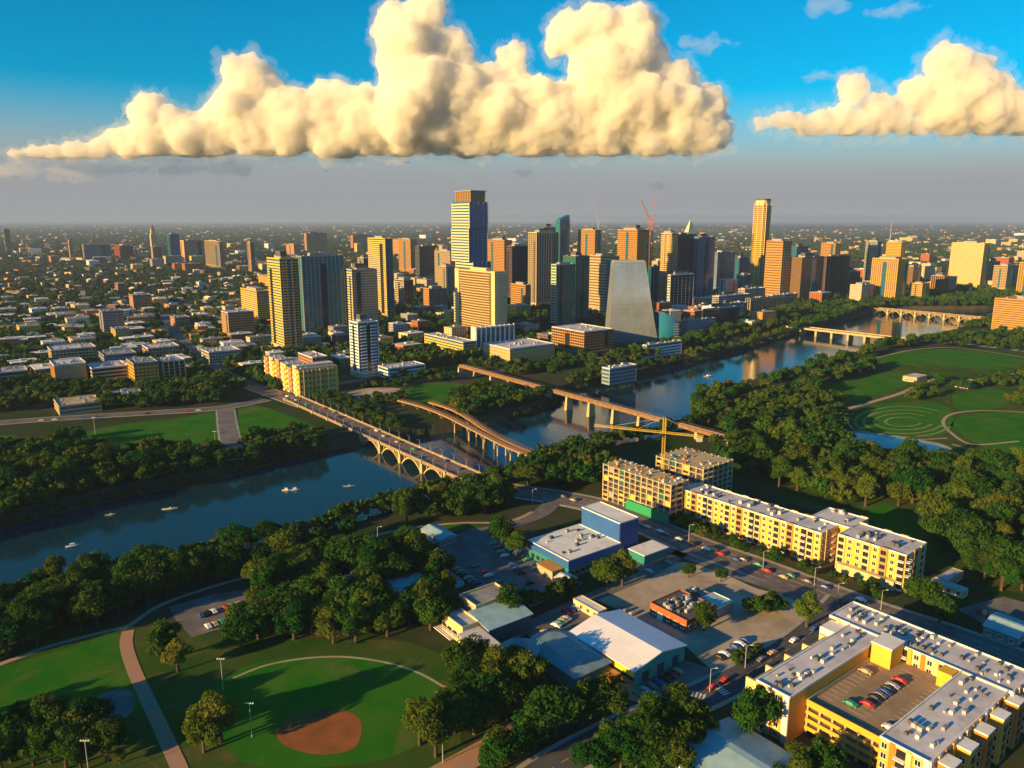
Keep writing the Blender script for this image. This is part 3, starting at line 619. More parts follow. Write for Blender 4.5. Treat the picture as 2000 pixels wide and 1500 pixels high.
# ---- glass sail tower
base = G(1187, 668); rz = math.radians(5); xd = Vector((math.cos(rz), math.sin(rz), 0))
Wb = run_to(base, xd, 1284); hs_ = height_at(base, 511)
t = thing('sail_tower', 'pale reflective glass tower shaped like a sail, narrowing towards its top', 'tower', base, rz)
def sail(z):
    q = z / hs_; return (Wb * .075 * q, Wb * (1.0 - .30 * q ** .8), -2.5 - 7 * math.sin(math.pi * q * .6) * (1 - q) - 3 * (1 - q), 26 - 10 * q)
mb = MB(); gl = MB(); n = 16
for k in range(n):
    z0, z1 = hs_ * k / n, hs_ * (k + 1) / n; a0, b0, f0, r0 = sail(z0); a1, b1, f1, r1 = sail(z1)
    mb.hexa([(a0, f0, z0), (b0, f0 + 2, z0), (b0, r0, z0), (a0, r0, z0)], [(a1, f1, z1), (b1, f1 + 2, z1), (b1, r1, z1), (a1, r1, z1)])
for k in range(40):
    z = hs_ * (k + .5) / 40; a0, b0, f0, r0 = sail(z)
    gl.hexa([(a0 - .1, f0 - .18, z), (b0 + .1, f0 + 1.82, z), (b0 + .1, r0 + .1, z), (a0 - .1, r0 + .1, z)], [(a0 - .1, f0 - .18, z + .4), (b0 + .1, f0 + 1.82, z + .4), (b0 + .1, r0 + .1, z + .4), (a0 - .1, r0 + .1, z + .4)])
mb.build('glazing', M_mirror, t)
for k in range(7):
    for j in range(n):
        z0, z1 = hs_ * j / n, hs_ * (j + 1) / n; a0, b0, f0, r0 = sail(z0); a1, b1, f1, r1 = sail(z1); q = k / 6
        x0, x1, y0, y1 = a0 + (b0 - a0) * q, a1 + (b1 - a1) * q, f0 + 2 * q - .22, f1 + 2 * q - .22
        gl.hexa([(x0 - .15, y0, z0), (x0 + .15, y0, z0), (x0 + .15, y0 + .3, z0), (x0 - .15, y0 + .3, z0)], [(x1 - .15, y1, z1), (x1 + .15, y1, z1), (x1 + .15, y1 + .3, z1), (x1 - .15, y1 + .3, z1)])
gl.build('floor_edge', M_grey, t)
a1, b1, f1, r1 = sail(hs_); MB().box(a1 + 1, b1 - 1, f1 + 3, r1 - 1, hs_ + .01, hs_ + 1.5).build('roof', M_grey, t)
W2 = run_to(base, xd, 1324); h2 = height_at(base, 612); mb = MB(); gl = MB()
for k in range(10):
    x0, x1 = Wb + 1.2 + (W2 - Wb - 1.2) * k / 10, Wb + 1.2 + (W2 - Wb - 1.2) * (k + 1) / 10; z0, z1 = h2 * (1 - .28 * (k / 10) ** 2), h2 * (1 - .28 * ((k + 1) / 10) ** 2)
    y0, y1 = -9 + 8 * (k / 10) ** 2, -9 + 8 * ((k + 1) / 10) ** 2
    mb.hexa([(x0, y0, -.3), (x1, y1, -.3), (x1, 30, -.3), (x0, 30, -.3)], [(x0, y0 + 4, z0), (x1, y1 + 4, z1), (x1, 30, z1), (x0, 30, z0)])
mb.build('lower_wing', mat('wing_glass', (0.02, 0.26, 0.38), 0.15, 0.9), t)
for k in range(8): gl.box(Wb + 1.3, W2 + .3, -5.4 + k * .5, 30.2, h2 * .68 * k / 8, h2 * .68 * k / 8 + .35)
gl.build('wing_floor_edge', M_steel, t)
block([base + xd * x + Vector((-xd.y, xd.x, 0)) * y for x, y in ((-3, -12), (W2 + 4, -12), (W2 + 4, 34), (-3, 34))])

# ---- tall rounded golden tower
C, xd, yd, W, D, h = solve(1459, 1482, 1498, 580, 388, GA); block(foot(C, xd, yd, W, D))
t = thing('rounded_tower', 'tall golden tower with rounded front and dark cap on the right of downtown', 'tower', C, GA)
def oval(w, d, x=0, y=0, n=20): return [(x + w / 2 + w / 2 * math.copysign(abs(math.cos(a)) ** .6, math.cos(a)), y + d / 2 + d / 2 * math.copysign(abs(math.sin(a)) ** .6, math.sin(a))) for a in [2 * math.pi * k / n for k in range(n)]]
MB().prism(oval(W, D), -.3, h * .93).build('glazing', M_bglass, t); mb = MB(); nf = int(h * .93 / 4)
for k in range(nf): mb.prism(oval(W + .9, D + .9, -.45, -.45), h * .93 * k / nf, h * .93 * k / nf + 1.5)
mb.build('floor_edge', M_yellow, t)
for k in range(0, 20, 2):
    x, y = oval(W + 1.2, D + 1.2, -.6, -.6)[k]; MB().box(x - .6, x + .6, y - .6, y + .6, 0, h * .955).build('column', M_cream, t)
MB().prism(oval(W - 3, D - 3, 1.5, 1.5), h * .93 + .01, h * .985).build('crown', M_cream, t); MB().prism(oval(W - 2, D - 2, 1, 1), h * .985 + .01, h).build('cap', M_dgrey, t)

# ---- owl-like crowned tower, teal topped hotel, campus spire
t, W, D, h = tower(1328, 1338, 1357, 565, 458, 'glass', M_grey, M_glass, 'blue tower with pale pointed glass crown behind the black glass tower', pent=False)
cr = height_at(t.location, 430) - h
M_crown = mat('crown_glass', (0.55, 0.55, 0.34), 0.4, 0.6)
for x0, x1, y0, y1 in ((.06, .48, .06, .48), (.52, .94, .06, .48), (.06, .48, .52, .94), (.52, .94, .52, .94)):
    cx, cy = (.48 if x0 < .3 else .52) * W, (.48 if y0 < .3 else .52) * D
    MB().hexa([(W*x0, D*y0, h + .51), (W*x1, D*y0, h + .51), (W*x1, D*y1, h + .51), (W*x0, D*y1, h + .51)], [(cx - .4, cy - .4, h + cr), (cx + .4, cy - .4, h + cr), (cx + .4, cy + .4, h + cr), (cx - .4, cy + .4, h + cr)]).build('crown_facet', M_crown, t)
t, W, D, h = tower(1084, 1092, 1111, 560, 432, 'glass', M_dgrey, M_tglass, 'teal glass hotel tower with slanted top far behind the striped tower', pent=False)
MB().hexa([(0, 0, h + .52), (W, 0, h + .52), (W, D, h + .52), (0, D, h + .52)], [(W * .1, 1, h + 6), (W - 1, 1, h + 15), (W - 1, D - 1, h + 15), (W * .1, D - 1, h + 6)]).build('slanted_top', M_tglass, t)
tower(1054, 1062, 1088, 552, 445, 'glass', M_dgrey, M_gglass, 'dark green tower joined to the left of the teal hotel tower', pent=False)
C = G(303, 505); t = thing('campus_spire', 'pale slender campus spire on the far left skyline', 'tower', C, GA); hh = height_at(C, 438)
MB().box(-11, 11, -11, 11, 0, hh * .72).build('shaft', M_cream, t); MB().box(-7.5, 7.5, -7.5, 7.5, hh * .721, hh * .86).build('belfry', M_cream, t)
MB().hexa([(-6, -6, hh * .861), (6, -6, hh * .861), (6, 6, hh * .861), (-6, 6, hh * .861)], [(-.4, -.4, hh), (.4, -.4, hh), (.4, .4, hh), (-.4, .4, hh)]).build('spire', M_brick, t)
mb = MB()
for k in range(5): mb.box(-11.2 + k * 5.2, -10 + k * 5.2, -11.5, 11.5, 3, hh * .7)
mb.build('rib', M_tan, t)
C = G(1735, 500); MB().tube((C.x, C.y, 0), (C.x, C.y, height_at(C, 432)), 3, .8).build('mast', M_steel); tag(bpy.data.objects['mast'], 'thin pale mast on the horizon above the yellow hotel', 'mast')

# ---------------------------------------------------------------- lower blocks with named looks
LOW = [
 (800, 905, 928, 698, 670, 'bands', M_yellow, M_glass, 'low block with pinkish roof left of the curved tower', M_roof),
 (945, 996, 1082, 715, 683, 'grid', M_yellow, M_grey, 'long low hall with lit yellow end below the library fins', M_roof),
 (1078, 1140, 1196, 694, 650, 'grid', M_orange, M_kglass, 'orange concrete frame block left of the glass sail', M_roof),
 (1176, 1190, 1242, 752, 722, 'bands', M_grey, M_glass, 'grey boathouse with pale roof standing at the water', M_roof),
 (740, 760, 830, 742, 722, 'bands', M_white, M_glass, 'low white and blue block right of the white condominium', M_roof),
 (1390, 1402, 1462, 612, 580, 'bands', M_grey, M_glass, 'low block with pale curved roof right of the deep blue tower', M_roof),
 (1440, 1452, 1492, 604, 566, 'grid', M_tan, M_brown, 'pinkish stone block at the foot of the golden rounded tower', M_roof),
 (1370, 1382, 1442, 642, 606, 'grid', M_dgrey, M_kglass, 'dark riverside block below the pale curved roof', M_groof),
 (1455, 1464, 1532, 612, 584, 'ribs', M_tan, M_kglass, 'colonnaded low block right of the pinkish stone block', M_groof),
 (1330, 1342, 1395, 660, 628, 'bands', M_grey, M_glass, 'grey glass block right of the sail wing', M_groof),
 (585, 612, 640, 730, 700, 'grid', M_orange, M_purple, 'small orange block behind the yellow bay apartments', M_roof),
 (86, 112, 172, 762, 716, 'grid', M_orange, M_tan, 'low apartment block with orange lit end, leftmost of the stepped row', M_roof),
 (172, 184, 252, 758, 722, 'bands', M_tan, M_kglass, 'tan apartment wing second in the stepped row left of the north street', M_roof),
 (250, 266, 312, 760, 712, 'grid', M_yellow, M_brown, 'yellow fronted apartment wing third in the stepped row', M_groof),
 (310, 322, 364, 752, 708, 'ribs', M_cream, M_kglass, 'cream apartment wing at the right end of the stepped row', M_roof),
 (92, 104, 190, 716, 686, 'grid', M_cream, M_kglass, 'long pale block with white frame roof behind the stepped row', M_roof),
 (195, 206, 268, 720, 696, 'bands', M_grey, M_glass, 'grey block with roof clutter behind the stepped row', M_groof),
 (280, 292, 352, 706, 682, 'grid', M_tan, M_brown, 'tan block behind the right end of the stepped row', M_roof),
 (1255, 1262, 1330, 700, 676, 'bands', M_white, M_glass, 'low white terrace block in front of the sail wing', M_roof),
 (1400, 1408, 1450, 628, 596, 'bands', M_grey, M_tglass, 'grey shore block with teal glass right of the dark riverside block', M_groof),
 (1500, 1508, 1556, 606, 578, 'grid', M_tan, M_kglass, 'tan shore block below the orange banded tower', M_roof),
 (395, 410, 470, 712, 690, 'grid', M_cream, M_glass, 'low cream block with blue shaded side across the north street', M_roof),
 (-60, 0, 56, 752, 730, 'bands', M_grey, M_kglass, 'white roofed shed at the left edge', M_roof),
 (105, 118, 198, 812, 796, 'bands', M_tan, M_brown, 'long tan roofed shed beside the lake road', M_tan),
 (205, 215, 280, 792, 776, 'bands', M_grey, M_kglass, 'small grey shed right of the tan roofed shed', M_groof),
 (210, 228, 255, 668, 645, 'grid', M_yellow, M_grey, 'small yellow house among dark trees left of the parking structure', M_groof),
 (240, 262, 298, 605, 578, 'bands', M_orange, M_purple, 'orange and plum block amid the trees above the yellow house', M_groof),
 (160, 205, 245, 655, 610, 'bands', M_grey, M_dgrey, 'grey office block with striped side amid left trees', M_groof),
 (320, 345, 372, 640, 622, 'grid', M_tan, M_brick, 'tan house left of the orange parking structure', M_groof),
 (208, 232, 245, 575, 555, 'grid', M_orange, M_brown, 'small orange block with three bays in the left woods', M_groof),
 (505, 530, 560, 560, 540, 'grid', M_yellow, M_brown, 'small yellow block left of the broad grey tower top', M_groof),
]
for ul, uc, ur, vb, vt, st, wl, gl_, lab, rf in LOW:
    tower(ul, uc, ur, vb, vt, st, wl, gl_, lab, cat='building', name='low_block', fl=3.4, roof=rf, pent=False, dmax=34 if uc < 470 else 90)

balc_low = MB().box(-2.2, 2.2, 0, 1.5, -.15, .1).box(-2.2, 2.2, 1.38, 1.5, .1, 1.1).mesh('balcony', M_white)
# ---- stepped apartments with a row of yellow bays beside the north street
C, xd, yd, W, D, h = solve(475, 586, 662, 775, 724, GA); D = min(D, 95); block(foot(C, xd, yd, W, D))
t = thing('bay_apartments', 'five storey apartment block with a stepped row of yellow bays beside the north street', 'building', C, GA); ns = 9
for k in range(ns):
    y0, y1 = D * k / ns, D * (k + 1) / ns - .02; x0 = (0, 2.2, .6)[k % 3]; hh = h + (0, 1.8, -1.2, .6)[k % 4]; x1 = 16 if k > 1 else W
    MB().box(x0, x1, y0, y1, -.3, hh).build('wall', (M_yellow, M_cream, M_orange)[k % 3], t)
    MB().box(x0 - .4, x1 + .4, y0 + .01, y1 - .01, hh + .005, hh + .6).build('roof', M_roof if k % 2 else M_groof, t)
    for f in range(5): put(balc_low, 'balcony', t, (x0, (y0 + y1) / 2, f * h / 5 + .2), math.pi / 2)
    for f in range(5): MB().box(x0 - .06, x0 + .05, y0 + .7, y0 + 2.1, f * h / 5 + .9, f * h / 5 + 2.5).build('window', M_kglass, t)
    for j in range(2): MB().box(x0 + 3 + j * 5, x0 + 5 + j * 5, y0 + 2, y0 + 4, hh + .61, hh + 2.0).build('roof_unit', M_steel, t)
for k in range(int(W / 4)):
    MB().box(k * 4 + .3, k * 4 + 1.3, -.9 if k % 2 else -.5, -.01, 0, h - .4).build('pier', M_cream if k % 3 else M_orange, t)
    for f in range(5): MB().box(k * 4 + 1.8, k * 4 + 3.4, -.06, .05, f * h / 5 + .9, f * h / 5 + 2.5).build('window', M_kglass, t)
# ---------------------------------------------------------------- near buildings
def win_mesh(name, w, h, mf, mg, sill=True):
    mb = MB(); f = .12
    mb.box(-w/2, w/2, -.02, .035, 0, h)                                   # pane
    for a in ((-w/2 - f, -w/2, -.02, .11, -f, h + f), (w/2, w/2 + f, -.02, .11, -f, h + f), (-w/2, w/2, -.02, .11, -f, -.001), (-w/2, w/2, -.02, .11, h + .001, h + f), (-.05, .05, .036, .09, 0, h)): mb.box(*a)
    if sill: mb.box(-w/2 - .2, w/2 + .2, -.02, .22, -f - .1, -f - .001)
    me = mb.mesh(name, mg); me.materials.append(mf)
    me.polygons.foreach_set('material_index', [0 if i < 6 else 1 for i in range(len(me.polygons))]); return me
def balc_mesh(name, w, d, h, ms, mr_, mg):
    mb = MB(); mb.box(-w/2, w/2, -.02, .03, .2, h - .3)                   # dark door opening
    n0 = len(mb.f); mb.box(-w/2 - .15, w/2 + .15, 0, d, -.14, .14)
    mb.box(-w/2 - .15, w/2 + .15, d - .08, d, .85, .95); mb.box(-w/2 - .15, -w/2 - .05, .1, d - .09, .85, .95); mb.box(w/2 + .05, w/2 + .15, .1, d - .09, .85, .95)
    for k in range(7): x = -w/2 + w * k / 6; mb.box(x - .03, x + .03, d - .07, d - .02, .14, .85)
    me = mb.mesh(name, mg); me.materials.append(ms)
    me.polygons.foreach_set('material_index', [0 if i < n0 else 1 for i in range(len(me.polygons))]); return me
WIN = win_mesh('window', 1.5, 1.7, M_white, M_kglass)
WIN_W = win_mesh('window', 2.3, 1.8, M_dgrey, M_kglass)
BALC = balc_mesh('balcony', 2.8, 1.5, 3.1, M_white, M_steel, M_kglass)
BALC_D = balc_mesh('balcony', 2.8, 1.4, 3.1, M_dgrey, M_steel, M_kglass)
ROT = {'S': math.pi, 'W': math.pi / 2, 'E': -math.pi / 2, 'N': 0.0}     # meshes face +y
def on_face(t, me, name, face, x0, x1, y0, y1, s, z):                     # s: metres along the face
    if face == 'W': loc = (x0, y0 + s, z)
    elif face == 'E': loc = (x1, y0 + s, z)
    elif face == 'S': loc = (x0 + s, y0, z)
    else: loc = (x0 + s, y1, z)
    return put(me, name, t, loc, ROT[face])
def flat_roof(t, x0, x1, y0, y1, z, m, wall, par=.7):
    r = MB().box(x0 + .3, x1 - .3, y0 + .3, y1 - .3, z, z + .15).build('roof', m, t)
    mb = MB()
    for a in ((x0 - .06, x1 + .06, y0 - .06, y0 + .3), (x0 - .06, x1 + .06, y1 - .3, y1 + .06), (x0 - .06, x0 + .3, y0 + .31, y1 - .31), (x1 - .3, x1 + .06, y0 + .31, y1 - .31)): mb.box(*a, z - .05, z + par)
    mb.build('parapet', wall, r); return r
def clutter(t, x0, x1, y0, y1, z, n, rnd, big=1.0):
    for k in range(n):
        x, y = rnd.uniform(x0, x1), rnd.uniform(y0, y1); s = rnd.uniform(.6, 1.3) * big
        mb = MB().box(x, x + s * 1.4, y, y + s, z, z + s * .9); mb.box(x + .1, x + s * 1.3, y + .1, y + s - .1, z + s * .9 + .003, z + s)
        mb.build('roof_unit', rnd.choice((M_steel, M_dgrey, M_grey, M_dgrey, M_roof)), t)
A38 = math.radians(38); rn = random.Random(11)
def local(px, z=0): return G(*px, z)

# ---- A: courtyard apartments wrapped round a parking deck
OA = Vector((110, 181, 0)); t = thing('courtyard_apartments', 'large orange and yellow apartment complex wrapped around a parking deck, bottom right', 'building', OA, A38)
c_, s_ = math.cos(A38), math.sin(A38)
def A2W(x, y): return Vector((OA.x + x * c_ - y * s_, OA.y + x * s_ + y * c_, 0))
block([A2W(-4, -6), A2W(82, -6), A2W(82, 66), A2W(-4, 60)])
hA = 16.0
M_amber = mat('amber_stucco', (0.74, 0.38, 0.05), 0.85, 0.15, noise=0.08, nscale=0.3)
M_rust2 = mat('burnt_orange_panel', (0.62, 0.20, 0.03), 0.8, 0.2, noise=0.08, nscale=0.3)
wings = {'nw': (0, 56.9, 40, 52), 'ne': (57, 74, -1, 60), 'se': (4, 56.9, 0, 13.9)}
for k, (x0, x1, y0, y1) in wings.items():
    w = MB().box(x0, x1, y0, y1, -.4, hA).build('wall', M_amber if k != 'ne' else M_cream, t); w['label'] = {'nw': 'amber street wing', 'ne': 'pale wing along the main road', 'se': 'amber south wing'}[k]
    flat_roof(t, x0, x1, y0, y1, hA, M_roof, M_white)
    clutter(t, x0 + 2, x1 - 3, y0 + 2, y1 - 3, hA + .15, {'nw': 30, 'ne': 60, 'se': 30}[k], rn, 1.0)
    # patchwork of proud coloured panels and windows on the outer faces
    for face in ('W', 'S', 'E', 'N'):
        L = (y1 - y0) if face in 'WE' else (x1 - x0)
        if (k, face) in (('nw', 'E'), ('se', 'E'), ('se', 'N'), ('nw', 'S')): continue
        n = int(L / 4.2); st = L / n
        for j in range(n):
            s0 = j * st; pm = (M_amber, M_rust2, M_cream, M_white)[(j * 7 + ord(face)) % 4]
            e = .35 + .2 * (j % 2)
            if face == 'W': MB().box(x0 - e, x0 - .001, y0 + s0 + .05, y0 + s0 + st * .34, .1, hA + .5).build('facade_panel', pm, t)
            if face == 'S': MB().box(x0 + s0 + .05, x0 + s0 + st * .34, y0 - e, y0 - .001, .1, hA + .5).build('facade_panel', pm, t)
            for f in range(5):
                z = .9 + f * 3.15
                if j % 3 == 1: on_face(t, BALC, 'balcony', face, x0, x1, y0, y1, s0 + st * .66, f * 3.15 + .1 if f else .16)
                else: on_face(t, WIN, 'window', face, x0, x1, y0, y1, s0 + st * .68, z)
# stepped bays of the south wing that catch the light on their left sides
for j in range(6):
    x = 8 + j * 11.3
    b = MB().box(x, x + 5.2, -4.2, -.01 if j < 5 else -1.01, -.3, hA - 1.2).build('bay', M_amber if j % 2 else M_rust2, t)
    MB().box(x - .2, x + 5.4, -4.4, -.02 if j < 5 else -1.02, hA - 1.19, hA - .7).build('bay_roof', M_white, b)
    for f in range(4):
        put(WIN_W, 'window', b, (x + 2.6, -4.2, 1 + f * 3.15), ROT['S']); put(WIN, 'window', b, (x, -2.3, 1 + f * 3.15), ROT['W'])
# fins and terraces on the street side
for j in range(5):
    x = 4 + j * 11
    MB().box(x, x + .7, 52.01, 58.5, -.2, 12.8).build('fin_wall', M_cream, t)
for f in range(4): MB().box(4.8, 48.0, 52.02, 57.5 - f * .4, f * 3.15 + 3.0, f * 3.15 + 3.25).build('terrace', M_grey, t)
MB().box(49, 56.8, 52.02, 59, -.2, 15.2).build('corner_tower', M_white, t)
# parking deck
g = MB().box(10, 56.9, 14, 39.9, 10.6, 11.0).build('parking_deck', mat('deck_concrete', (0.36, 0.26, 0.17), 0.95, 0.1, noise=0.3, nscale=0.12), t)
for f in range(4):
    if f: MB().box(10, 56.9, 14, 39.9, f * 2.75 - .3, f * 2.75).build('deck_level', M_tan, g)
    MB().box(9.55, 9.99, 14, 39.9, f * 2.75 + 1.7, f * 2.75 + 2.95).build('spandrel', M_amber, g)
for j in range(7): MB().box(10.0, 10.7, 14.02 + j * 4.2, 14.72 + j * 4.2, 0, 10.55).build('column', M_tan, g)
for a in ((9.6, 10.0, 14, 39.9),): MB().box(*a, 11.01, 12.1).build('parapet', M_amber, g)
MB().box(10.1, 56.9, 13.91, 14.3, 11.01, 12.2).build('parapet', M_cream, g); MB().box(10.1, 56.9, 39.5, 39.89, 11.01, 12.2).build('parapet', M_cream, g)
mb = MB()
for j in range(15): mb.box(14 + j * 2.7, 14.12 + j * 2.7, 15, 19.5, 11.001, 11.012); mb.box(14 + j * 2.7, 14.12 + j * 2.7, 34.5, 39, 11.001, 11.012); mb.box(14 + j * 2.7, 14.12 + j * 2.7, 24, 30, 11.001, 11.012)
mb.build('bay_marking', M_line, g)
MB().box(48, 56.6, 32.5, 39.3, 11.02, 18.2).build('stair_tower', M_yellow, t); MB().box(47.7, 56.9, 32.2, 39.6, 18.21, 18.7).build('stair_roof', M_white, t)
MB().box(51.5, 56.5, 14.5, 19, 11.02, 16.4).build('lift_tower', M_yellow, t)
mb = MB()
for z in (11.6, 12.6): mb.box(45, 48, 14.4, 39.4, z, z + .2)
deck_cars = [A2W(x, y) for x, y in ((19, 30.5), (23, 27), (28, 27.2), (30.8, 27.2), (33.5, 27), (36.2, 27.1), (38.9, 27), (44, 27), (17, 17), (40, 36.7))]

# ---- B: yellow apartments along the main road
OB = Vector((145, 340, 0)); AB = math.radians(40.5); t = thing('yellow_apartments', 'long five storey yellow apartment building with pale flat roofs along the main road', 'building', OB, AB)
cb, sb = math.cos(AB), math.sin(AB)
def B2W(x, y): return Vector((OB.x + x * cb - y * sb, OB.y + x * sb + y * cb, 0))
def apt_block(x0, x1, y0, y1, h, seed, faces):
    r2 = random.Random(seed)
    MB().box(x0, x1, y0, y1, -.4, h).build('wall', M_yellow, t); flat_roof(t, x0, x1, y0, y1, h, M_roof, M_white, .6); clutter(t, x0 + 2, x1 - 3, y0 + 2, y1 - 3, h + .15, int((x1 - x0) * (y1 - y0) / 55), r2, 1.4)
    block([B2W(x0 - 3, y0 - 3), B2W(x1 + 3, y0 - 3), B2W(x1 + 3, y1 + 3), B2W(x0 - 3, y1 + 3)])
    for face in faces:
        L = (y1 - y0) if face in 'WE' else (x1 - x0); n = max(2, int(L / 3.5)); st = L / n
        for j in range(n):
            kind = (0, 0, 1, 2, 0, 3, 0, 1)[(j + seed) % 8]; s0 = j * st
            if kind in (1, 3):
                e = .55; pm = M_cream if kind == 1 else M_orange
                q = (x0 - e, x0 - .001, y0 + s0 + .1, y0 + s0 + st - .1) if face == 'W' else (x0 + s0 + .1, x0 + s0 + st - .1, y0 - e, y0 - .001) if face == 'S' else (x1 + .001, x1 + e, y0 + s0 + .1, y0 + s0 + st - .1)
                p = MB().box(*q, .1, h + .9).build('facade_panel', pm, t)
            for f in range(5):
                z = .9 + f * (h / 5)
                if kind == 2: on_face(t, BALC, 'balcony', face, x0, x1, y0, y1, s0 + st / 2, f * h / 5 + .18)
                elif kind in (0,): on_face(t, WIN, 'window', face, x0, x1, y0, y1, s0 + st / 2, z)
                else:
                    xx, yy = (x0 - .55, x1 + .55) if face in 'WE' else (x0, x1), (y0 - .55, y1 + .55) if face in 'SN' else (y0, y1)
                    on_face(t, WIN_W, 'window', face, xx[0], xx[1], yy[0], yy[1], s0 + st / 2, z)
apt_block(0, 16, 0, 81, 16.0, 1, 'WSE'); apt_block(16.01, 34, -6, 14, 16.3, 2, 'SE')
apt_block(4, 25, -37, -6.01, 16.6, 3, 'WSE')
MB().box(1, 3.9, -34, -8, -.3, 4.2).build('arcade', M_cream, t)

# ---- C: concrete frame under construction, with its crane
OC = Vector((85, 392, 0)); AC = math.radians(40); t = thing('unfinished_block', 'concrete frame building under construction with open dark floors beside the yellow apartments', 'building', OC, AC)
cc, s2 = math.cos(AC), math.sin(AC)
def C2W(x, y, z=0): return Vector((OC.x + x * cc - y * s2, OC.y + x * s2 + y * cc, z))
block([C2W(-4, -4), C2W(60, -4), C2W(60, 54), C2W(-4, 54)])
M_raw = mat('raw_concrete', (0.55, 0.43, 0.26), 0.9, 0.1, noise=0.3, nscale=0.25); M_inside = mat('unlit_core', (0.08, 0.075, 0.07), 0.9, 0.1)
def frame_block(x0, x1, y0, y1, nf, fh, step=3.9):
    MB().box(x0 + 2.2, x1 - 2.2, y0 + 2.2, y1 - 2.2, -.2, nf * fh - .4).build('shade_core', M_inside, t)  # dark box standing in for the shade inside the open floors
    for f in range(1, nf + 1): MB().box(x0, x1, y0, y1, f * fh - .4, f * fh).build('floor_slab', M_raw, t)
    ny = int((y1 - y0) / step); nx = int((x1 - x0) / step)
    for j in range(ny + 1):
        y = y0 + .4 + (y1 - y0 - .8) * j / ny
        MB().box(x0 - .06, x0 + .6, y - .32, y + .32, -.2, nf * fh + .6).build('column', M_raw, t); MB().box(x1 - .6, x1 + .06, y - .32, y + .32, -.2, nf * fh + .6).build('column', M_raw, t)
    for j in range(1, nx):
        x = x0 + (x1 - x0) * j / nx
        MB().box(x - .32, x + .32, y0 - .06, y0 + .6, -.2, nf * fh + .6).build('column', M_raw, t); MB().box(x - .32, x + .32, y1 - .6, y1 + .06, -.2, nf * fh + .6).build('column', M_raw, t)
    for j in range(ny):
        for f in range(nf):
            q = rn.random(); ya, yb = y0 + .9 + (y1 - y0 - .8) * j / ny, y0 + (y1 - y0 - .8) * (j + 1) / ny - .1
            if q < .55: MB().box(x0 + .12, x0 + .3, ya, yb, f * fh, f * fh + (1.1 if q < .4 else fh - .5)).build('infill_panel', rn.choice((M_orange, M_yellow, M_dgrey, M_grey, M_gglass)), t)
frame_block(0, 15, 0, 50, 7, 3.05); frame_block(28, 56, 0, 34, 8, 3.05, 4.6); frame_block(15.1, 27.9, 4, 46, 5, 3.05)
M_net = mat('green_netting', (0.03, 0.28, 0.12), 0.9, 0.1)
MB().box(-1.6, -.9, 0, 30, .3, 5.6).build('debris_netting', M_net, t)
for k in range(60):
    x, y = rn.uniform(1, 14), rn.uniform(1, 48)
    if k > 34: x, y = rn.uniform(29, 54), rn.uniform(1, 32)
    z = 21.35 if k <= 34 else 24.4; s = rn.uniform(.5, 1.6)
    MB().box(x, x + s * 1.6, y, y + s, z, z + s * .7).build('building_material', rn.choice((M_white, M_roof, M_orange, M_steel, M_gglass, M_raw, M_brick)), t)
PC = C2W(22, 24); PC.z = 0
hj = height_at(PC, 846)
t = thing('tower_crane', 'yellow tower crane standing in the unfinished concrete building', 'crane', PC)
def lattice(mb, p, q, w, h, n, tri=False, th=.11):
    p = Vector(p); q = Vector(q); d = q - p; d3 = d.normalized(); side = d3.cross(Vector((0, 0, 1)));
    if side.length < .1: side = Vector((1, 0, 0)); up = Vector((0, 1, 0))
    else: side.normalize(); up = Vector((0, 0, 1))
    cs = [(-w/2, 0), (w/2, 0), (0, h)] if tri else [(-w/2, -h/2), (w/2, -h/2), (w/2, h/2), (-w/2, h/2)]
    P_ = lambda s, c: p + d * s + side * c[0] + up * c[1]
    for c in cs: mb.tube(P_(0, c), P_(1, c), th, n=4)
    for k in range(n):
        for i in range(len(cs)):
            a, b = cs[i], cs[(i + 1) % len(cs)]
            mb.tube(P_(k / n, a), P_((k + 1) / n, b), th * .55, n=4); mb.tube(P_(k / n, a), P_(k / n, b), th * .55, n=4)
mb = MB(); lattice(mb, (0, 0, 0), (0, 0, hj - 1), 1.5, 1.5, 22, th=.08); mb.build('mast', M_crane, t)
jl = G(1160, 832, hj) - PC; jl.z = hj; jr = (Vector((jl.x, jl.y, 0)).normalized() * -22); jr.z = hj
mb = MB(); lattice(mb, (0, 0, hj), jl, 1.1, 1.1, 26, True, th=.08); mb.build('jib', M_crane, t)
mb = MB(); lattice(mb, (0, 0, hj), jr, 1.2, 1.0, 8, True, th=.08); mb.build('counter_jib', M_crane, t)
mb = MB(); lattice(mb, (0, 0, hj), (0, 0, hj + 9), 1.5, 1.5, 5); mb.build('apex', M_crane, t)
MB().tube((0, 0, hj + 9), tuple(jl * .7 + Vector((0, 0, .3 * hj + 1.5))), .07, n=4).tube((0, 0, hj + 9), tuple(jl * .35 + Vector((0, 0, .65 * hj + 1.5))), .07, n=4).tube((0, 0, hj + 9), tuple(jr * .9 + Vector((0, 0, .1 * hj + 1))), .07, n=4).build('stay_cable', M_steel, t)
MB().box(jr.x * .9 - 1.5, jr.x * .9 + 1.5, jr.y * .9 - 1.5, jr.y * .9 + 1.5, hj - 2.6, hj - .3).build('counterweight', M_conc, t)
MB().box(-2.6, -1.0, -1, 1, hj - 2.5, hj - .3).build('cab', M_kglass, t)
MB().tube(tuple(jl * .6 + Vector((0, 0, .4 * hj))), tuple(jl * .6 + Vector((0, 0, .4 * hj - 25))), .06, n=4).build('hoist_rope', M_black, t)
